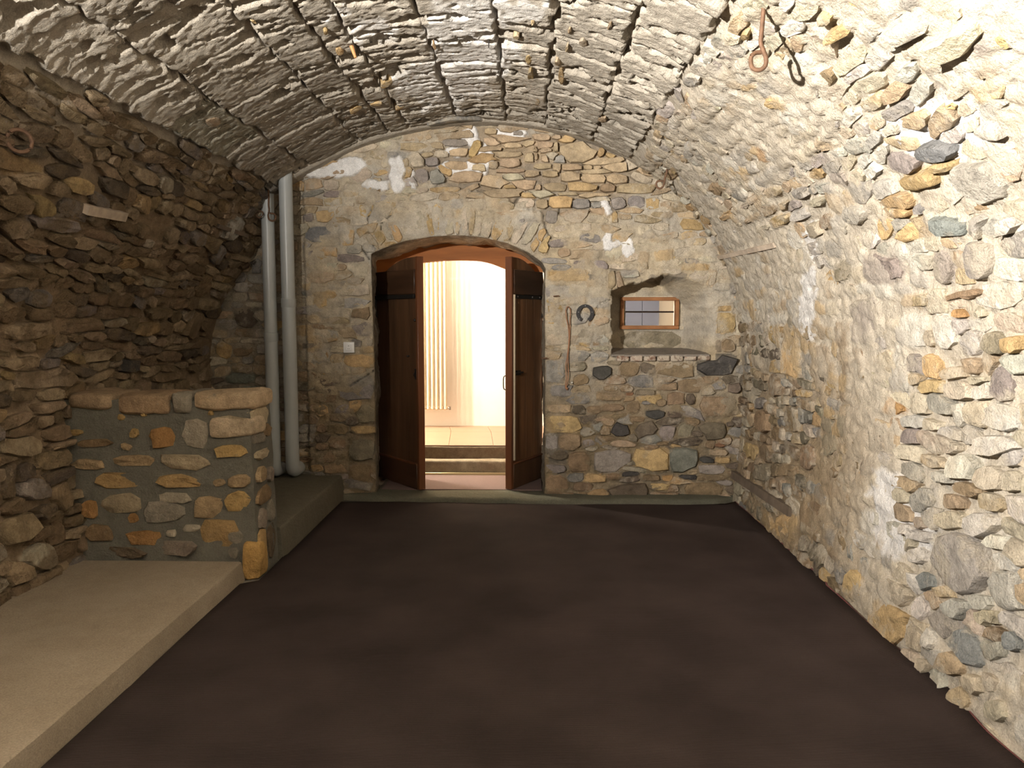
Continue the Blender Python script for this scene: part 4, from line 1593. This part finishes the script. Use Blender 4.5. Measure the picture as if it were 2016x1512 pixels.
ro = resamp(so, NS)
ri = resamp(si, NS)
vf = [[bm.verts.new((p[0], y, p[1])) for p in L_] for L_ in (ro, ri) for y in (FY - .02, FY + .06)]
for i in range(NS - 1):
    bm.faces.new((vf[0][i], vf[0][i + 1], vf[2][i + 1], vf[2][i]))
    bm.faces.new((vf[1][i], vf[1][i + 1], vf[3][i + 1], vf[3][i]))
    bm.faces.new((vf[0][i], vf[0][i + 1], vf[1][i + 1], vf[1][i]))
    bm.faces.new((vf[2][i], vf[2][i + 1], vf[3][i + 1], vf[3][i]))
bm_obj('frame_head', bm, M_HEAD, door, smooth=True)
box('frame_jamb', (-1.375, FY - .03, .05), (-1.315, FY + .06, 1.75), M_FRAME, door, bevel=.004)
box('frame_jamb', (.072, FY - .02, .05), (.118, FY + .06, 1.75), M_FRAME, door, bevel=.004)
box('frame_jamb_lining', (-1.30, FY + .02, .05), (-1.27, FY + .06, 1.75), M_FRAME, door)


def leaf(H, F_, sg_, lab, wood, hw):
    d = Vector((F_[0] - H[0], F_[1] - H[1]))
    w = d.length
    e = empty('door_leaf', (H[0], H[1], 0), math.atan2(d.y, d.x))
    tag(e, lab, 'door leaf', 'leaves of the arched double door')

    def top(x):
        return 1.80 + .185 * math.sin(min(1.0, max(0, x / w) * 1.15 + .05) * PI / 2)

    def rng_(a, b_):
        return (min(sg_ * a, sg_ * b_), max(sg_ * a, sg_ * b_))
    n = 4
    for k in range(n):
        xa = w * k / n + .0015
        xb = w * (k + 1) / n - .0015 if k < n - 1 else w - .03
        pts = [(xa, .062), (xb, .062)] + [(xb + (xa - xb) * q / 6, top(xb + (xa - xb) * q / 6)) for q in range(7)]
        bm = bmesh.new()
        y0_, y1_ = rng_(-.012, .012)
        add_prism(bm, pts, y0_, y1_)
        bm_obj('plank', bm, wood, e)
    y0_, y1_ = rng_(.012, .034)
    # stile on the meeting edge
    bm = bmesh.new()
    ya, yb = rng_(-.03, .030)
    add_box(bm, (w - .032, ya, .062), (w, yb, top(w)), .003)
    bm_obj('edge_stile', bm, M_FRAME, e, smooth=True)
    # top and bottom boards
    bm = bmesh.new()
    add_box(bm, (.02, y0_, 1.685), (w - .045, y1_, 1.885), .004)
    bm_obj('upper_board', bm, M_DARK2, e, smooth=True)
    bm = bmesh.new()
    add_box(bm, (.0, y0_, .062), (w - .034, y1_, .268), .004)
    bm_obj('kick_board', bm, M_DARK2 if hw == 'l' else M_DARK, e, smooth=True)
    bm = bmesh.new()
    yc, yd = rng_(.012, .040)
    add_box(bm, (.0, yc, .268), (w - .034, yd, .280), .002)
    bm_obj('kick_board_ledge', bm, M_FRAME, e, smooth=True)
    # strap hinge
    hg = bmesh.new()
    add_box(hg, (-.02, yc, 1.648), (w - .05, rng_(.012, .020)[0] if sg_ < 0 else rng_(.012, .020)[1], 1.680), .002)
    strap = bm_obj('strap_hinge', hg, M_IRON, e, smooth=True)
    for xx in (.06, .2, w - .12):
        bm = bmesh.new()
        add_tube(bm, [(xx, sg_ * .012, 1.664), (xx, sg_ * .026, 1.664)], .006, 8)
        bm_obj('rivet', bm, simple('rivet_steel', (.3, .3, .3), .4, .8) if xx < .1 else bpy.data.materials['rivet_steel'], strap, smooth=True)
    bm = bmesh.new()
    add_tube(bm, [(.02, sg_ * .03, 1.66), (.02, sg_ * .034, 1.56), (.03, sg_ * .03, 1.50), (.045, sg_ * .03, 1.49)], [.010, .008, .008, .003], 8)
    bm_obj('hinge_pin', bm, M_IRON, e, smooth=True)
    if hw == 'r':
        bm = bmesh.new()
        ya, yb = rng_(.012, .040)
        add_box(bm, (w - .052, ya, .30), (w - .036, yb, 1.68), .003)
        bm_obj('pale_cover_strip', bm, M_PALE, e, smooth=True)
        bm = bmesh.new()
        add_tube(bm, [(w - .20, sg_ * .03, 1.03), (w - .06, sg_ * .03, 1.03)], .008, 8)
        add_box(bm, (w - .16, rng_(.012, .03)[0], 1.01), (w - .10, rng_(.012, .03)[1], 1.05))
        bm_obj('bolt', bm, M_IRON, e, smooth=True)
        bm = bmesh.new()
        pts = smooth_path([(w - .03, -sg_ * .03, 1.01), (w - .03, -sg_ * .06, 1.0), (w - .03, -sg_ * .065, .95), (w - .03, -sg_ * .06, .90), (w - .03, -sg_ * .03, .89)], 4)
        add_tube(bm, pts, .005, 8)
        bm_obj('pull_handle', bm, M_IRON, e, smooth=True)
    else:
        for (xx, zz, rr) in [(w - .05, 1.47, .012), (w - .17, 1.17, .010)]:
            bm = bmesh.new()
            add_tube(bm, [(xx, sg_ * .012, zz), (xx, sg_ * .03, zz), (xx, sg_ * .038, zz)], [rr * .6, rr, rr * .5], 10)
            bm_obj('knob', bm, M_IRON, e, smooth=True)
        bm = bmesh.new()
        add_box(bm, (w - .075, rng_(.012, .022)[0], .98), (w - .045, rng_(.012, .022)[1], 1.07), .002)
        add_tube(bm, [(w - .06, sg_ * .02, 1.05), (w - .06, sg_ * .04, 1.02), (w - .06, sg_ * .02, .99)], .004, 6)
        bm_obj('latch_plate', bm, M_IRON, e, smooth=True)
    return e


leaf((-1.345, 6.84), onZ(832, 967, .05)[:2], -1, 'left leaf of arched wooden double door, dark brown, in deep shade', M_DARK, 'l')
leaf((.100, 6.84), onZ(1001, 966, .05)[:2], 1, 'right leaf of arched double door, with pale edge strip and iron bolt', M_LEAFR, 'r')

# ------------------------------------------------------------------ small window in the niche
win = structure(empty('window_1'))
wy = FARY + .35
p0 = onY(1221, 648, wy - .03)
p1 = onY(1337, 585, wy - .03)
ax, bx_ = p0[0], p1[0]
az, bz_ = p0[2], p1[2]
fw = .030
M_WFR = simple('brown_window_wood', (.27, .12, .048), .6, spec=.25, nscale=8, namp=.3)
for a, b_ in [((ax, az), (bx_, az + fw)), ((ax, bz_ - fw), (bx_, bz_)), ((ax, az + fw), (ax + fw, bz_ - fw)), ((bx_ - fw, az + fw), (bx_, bz_ - fw))]:
    box('window_frame', (a[0], wy - .045, a[1]), (b_[0], wy + .02, b_[1]), M_WFR, win, bevel=.003)
box('glazing_bar', (ax + fw, wy + .03, (az + bz_) / 2 + .004), (bx_ - fw, wy + .045, (az + bz_) / 2 + .018), M_DARK2, win)
m, nt, b = mk('window_glass')
b.inputs['Transmission Weight'].default_value = 1.0
b.inputs['Roughness'].default_value = 0.0
b.inputs['IOR'].default_value = 1.05
b.inputs['Base Color'].default_value = (.97, .98, 1, 1)
box('pane', (ax + fw - .004, wy + .022, az + fw - .004), (bx_ - fw + .004, wy + .026, bz_ - fw + .004), m, win)

# ------------------------------------------------------------------ fixtures on the far wall
WY = FARY - .026
c0 = onY(687, 684, WY)
sw = tag(empty('light_switch', (c0[0], WY, c0[2])), 'white square light switch on far wall left of the door', 'switch')
M_PL = simple('white_plastic', (.80, .80, .80), .35)
box('cover_plate', (-.044, -.008, -.044), (.044, .03, .044), M_PL, sw, bevel=.005, seg=2)
box('rocker', (-.024, -.014, -.026), (.024, -.007, .026), M_PL, sw, bevel=.003)
M_MK = simple('grey_print', (.22, .22, .22), .5)
bm = bmesh.new()
add_prism(bm, [(-.006, .010), (.006, .010), (0, .018)], -.0148, -.0135)
add_prism(bm, [(-.010, -.008), (-.002, -.008), (-.006, -.015)], -.0148, -.0135)
add_prism(bm, [(.002, -.008), (.010, -.008), (.006, -.015)], -.0148, -.0135)
bm_obj('arrow_marks', bm, M_MK, sw)

# horseshoe
c0 = onY(1152, 617, WY)
hs_ = tag(empty('horseshoe', (c0[0], WY + .002, c0[2])), 'black iron horseshoe nailed open end down on the far wall', 'horseshoe')
bm = bmesh.new()
n = 30
oa, ia = [], []
for k in range(n + 1):
    t = math.radians(-62 + (304) * k / n)
    wv_ = .5 + .5 * math.sin(math.radians(-62 + 304 * k / n))
    ro_x, ro_z = .071, .072
    ri_x, ri_z = .042, .048
    oa.append((ro_x * math.cos(t), ro_z * math.sin(t)))
    ia.append((ri_x * math.cos(t), ri_z * math.sin(t) + .001))
va = [[bm.verts.new((p[0], y, p[1])) for p in L_] for L_ in (oa, ia) for y in (-.012, .012)]
for i in range(n):
    bm.faces.new((va[0][i], va[0][i + 1], va[2][i + 1], va[2][i]))
    bm.faces.new((va[1][i], va[1][i + 1], va[3][i + 1], va[3][i]))
    bm.faces.new((va[0][i], va[0][i + 1], va[1][i + 1], va[1][i]))
    bm.faces.new((va[2][i], va[2][i + 1], va[3][i + 1], va[3][i]))
for i in (0, n):
    bm.faces.new((va[0][i], va[1][i], va[3][i], va[2][i]))
bm_obj('shoe', bm, simple('black_horseshoe', (.014, .013, .014), .5, .4), hs_)
for (xx, zz) in [(0, .060), (-.046, -.045), (.054, .01), (-.054, .01)]:
    bm = bmesh.new()
    add_tube(bm, [(xx, -.010, zz), (xx, -.017, zz)], .0035, 8)
    bm_obj('nail', bm, bpy.data.materials['rivet_steel'], hs_)

# rope loop
M_ROPE = simple('brown_cord', (.30, .15, .08), .8, bump=.001, bscale=300)
pts = [(1117, 768), (1113, 762), (1115, 745), (1114, 720), (1117, 700), (1120, 672), (1119, 645), (1115, 625), (1114, 610), (1117, 604), (1120, 605), (1123, 612), (1122, 630), (1122, 655),
       (1120, 680), (1118, 705), (1119, 730), (1118, 750), (1114, 764)]
bm = bmesh.new()
add_tube(bm, smooth_path([onY(a, b_, WY - .012) for a, b_ in pts], 3), .0042, 8)
rope = bm_obj('cord_loop', bm, M_ROPE, smooth=True)
tag(rope, 'long thin brown cord loop hanging on far wall beside the horseshoe', 'cord')
kn = onY(1116, 765, WY - .012)
bm = bmesh.new()
bmesh.ops.create_icosphere(bm, subdivisions=2, radius=.011, matrix=Matrix.Translation(kn))
bm_obj('knot', bm, M_ROPE, rope, smooth=True)
nl = onY(1119, 604, WY)
bm = bmesh.new()
add_tube(bm, [(nl[0], WY + .04, nl[2] - .004), (nl[0], WY - .024, nl[2] - .002)], .003, 8)
tag(bm_obj('nail', bm, M_IRON, smooth=True), 'small dark nail carrying the brown cord loop', 'nail')
for (a, b_, lab) in [(1126, 753, 'tiny pale round peg in far wall beside end of cord')]:
    p = onY(a, b_, WY)
    bm = bmesh.new()
    add_tube(bm, [(p[0], WY + .02, p[2]), (p[0], WY - .012, p[2]), (p[0], WY - .018, p[2])], [.009, .010, .006], 12)
    tag(bm_obj('wall_peg', bm, simple('pale_metal', (.6, .57, .5), .4, .3), smooth=True), lab, 'peg')
for (a, b_, lab) in [(1095, 583, 'short rusty iron bar stub in wall right of the door top'), (1072, 705, 'short dark iron pin beside right edge of doorway')]:
    p = onY(a, b_, WY)
    bm = bmesh.new()
    add_tube(bm, [(p[0] - .02, WY + .02, p[2]), (p[0] - .015, WY - .012, p[2] - .001), (p[0] + .022, WY - .014, p[2] + .002)], .006, 8)
    tag(bm_obj('iron_pin', bm, M_RUST, smooth=True), lab, 'pin')

# ------------------------------------------------------------------ iron hooks in the vault


def hook(pxs, Y, r, lab, slant=0.0, grp='iron hooks hanging from the vault'):
    P_ = [onY(a, b_, Y + slant * i) for i, (a, b_) in enumerate(pxs)]
    bm = bmesh.new()
    add_tube(bm, smooth_path(P_, 5), r, 10)
    o = bm_obj('iron_hook', bm, M_RUST, smooth=True)
    return tag(o, lab, 'hook', grp)


big = [(1504, -8), (1503, 22), (1501, 45), (1499, 66), (1498, 85), (1503, 100), (1508, 114), (1507, 128), (1500, 136), (1490, 138), (1481, 133), (1478, 122), (1480, 110), (1488, 104), (1499, 103)]
hook(big, 3.0, .0085, 'large rusty iron hook with curled end hanging from right side of vault', .004)
sm = [(1313, 333), (1312, 343), (1309, 350), (1308, 358), (1306, 366), (1300, 371), (1294, 369), (1292, 362), (1295, 357), (1301, 356), (1306, 357)]
hook(sm, 5.75, .0075, 'small rusty curled hook in vault above far wall right of door')
lh = [(528, 374), (529, 388), (529, 396), (529, 404), (530, 414), (528, 424), (530, 432), (536, 435), (542, 432), (543, 426), (539, 421), (533, 420), (529, 418)]
hook(lh, 5.94, .007, 'thin rusty curled hook hanging in front of the left drain pipe')
bm = bmesh.new()
rc = onY(511, 422, 5.96)
add_tube(bm, [(rc[0] + .026 * math.cos(t), rc[1] + .01 * math.sin(t), rc[2] + .026 * math.sin(t)) for t in np.linspace(0, 2 * PI, 20, endpoint=False)], .005, 8, closed=True)
tag(bm_obj('iron_ring', bm, M_RUST, smooth=True), 'small rusty ring on left wall beside the drain pipes', 'ring')
bm = bmesh.new()
su = Shell.inv(16, 268)
rc = Shell.pos(np.array([su[0]]), np.array([su[1]]), np.array([.05]))[0]
add_tube(bm, [(rc[0] + .045 * math.cos(t) * .7, rc[1] + .045 * math.cos(t) * .7, rc[2] + .045 * math.sin(t)) for t in np.linspace(0, 2 * PI, 24, endpoint=False)], .008, 8, closed=True)
tag(bm_obj('iron_ring', bm, M_RUST, smooth=True), 'rusty iron ring at left edge of the vault haunch', 'ring')


def batten(a, b_, wpx, h0, mat, lab, name, cat):
    qa = Shell.inv(*a)
    qb = Shell.inv(*b_)
    n_ = 6
    U = np.linspace(qa[0], qb[0], n_)
    Vv = np.linspace(qa[1], qb[1], n_)
    d = np.array([qb[0] - qa[0], qb[1] - qa[1]])
    d /= np.hypot(*d)
    nn = np.array([-d[1], d[0]]) * wpx
    V = []
    for s1, hh_ in ((-1, -.01), (1, -.01), (1, h0), (-1, h0)):
        V.append(Shell.pos(U + nn[0] * s1, Vv + nn[1] * s1, np.full(n_, hh_) + .002 * np.sin(np.arange(n_) * 2.3)))
    V = np.stack(V, 1).reshape(-1, 3)
    F = []
    for i in range(n_ - 1):
        for j in range(4):
            F.append((i * 4 + j, i * 4 + (j + 1) % 4, (i + 1) * 4 + (j + 1) % 4, (i + 1) * 4 + j))
    F += [(0, 1, 2, 3), ((n_ - 1) * 4 + 3, (n_ - 1) * 4 + 2, (n_ - 1) * 4 + 1, (n_ - 1) * 4)]
    o = mesh_np(name, V, F, mat, None, smooth=False)
    return tag(o, lab, cat)


M_OLDW = simple('weathered_wood', (.30, .24, .19), .85, nscale=10, namp=.3, bump=.002)
M_OLDP = simple('pale_weathered_wood', (.46, .38, .30), .85, nscale=10, namp=.3, bump=.002)
M_OLDD = simple('dark_weathered_wood', (.12, .09, .065), .85, nscale=10, namp=.3, bump=.002)
batten((1420, 503), (1532, 479), .016, .035, M_OLDP, 'grey brown wooden batten set in right wall above the niche', 'wooden_batten', 'batten')
batten((158, 409), (236, 423), .022, .045, M_OLDP, 'short pale wooden batten set high in left wall', 'wooden_batten', 'batten')
batten((424, 444), (482, 462), .014, .03, M_OLDD, 'dark wooden stick in left wall near the drain pipes', 'wooden_batten', 'batten')
batten((1447, 934), (1562, 1007), .030, .035, M_OLDD, 'dark wooden beam end low in right wall near the carpet', 'wooden_beam', 'beam')
# splinter and thin nail in the vault
p = Shell.inv(692, 92)
a = Shell.pos(np.array([p[0]]), np.array([p[1]]), np.array([-.01]))[0]
bm = bmesh.new()
add_tube(bm, [a, (a[0] + .025, a[1] - .01, a[2] - .07)], [.012, .007], 6)
tag(bm_obj('wood_peg', bm, simple('orange_wood', (.5, .25, .1), .7)), 'stubby orange wooden peg sticking out of the vault crown', 'peg')
p = Shell.inv(961, 75)
a = Shell.pos(np.array([p[0]]), np.array([p[1]]), np.array([-.01]))[0]
bm = bmesh.new()
add_tube(bm, [a, (a[0], a[1], a[2] - .06)], [.004, .003], 6)
tag(bm_obj('nail', bm, M_IRON), 'thin dark nail hanging from middle of the vault', 'nail')
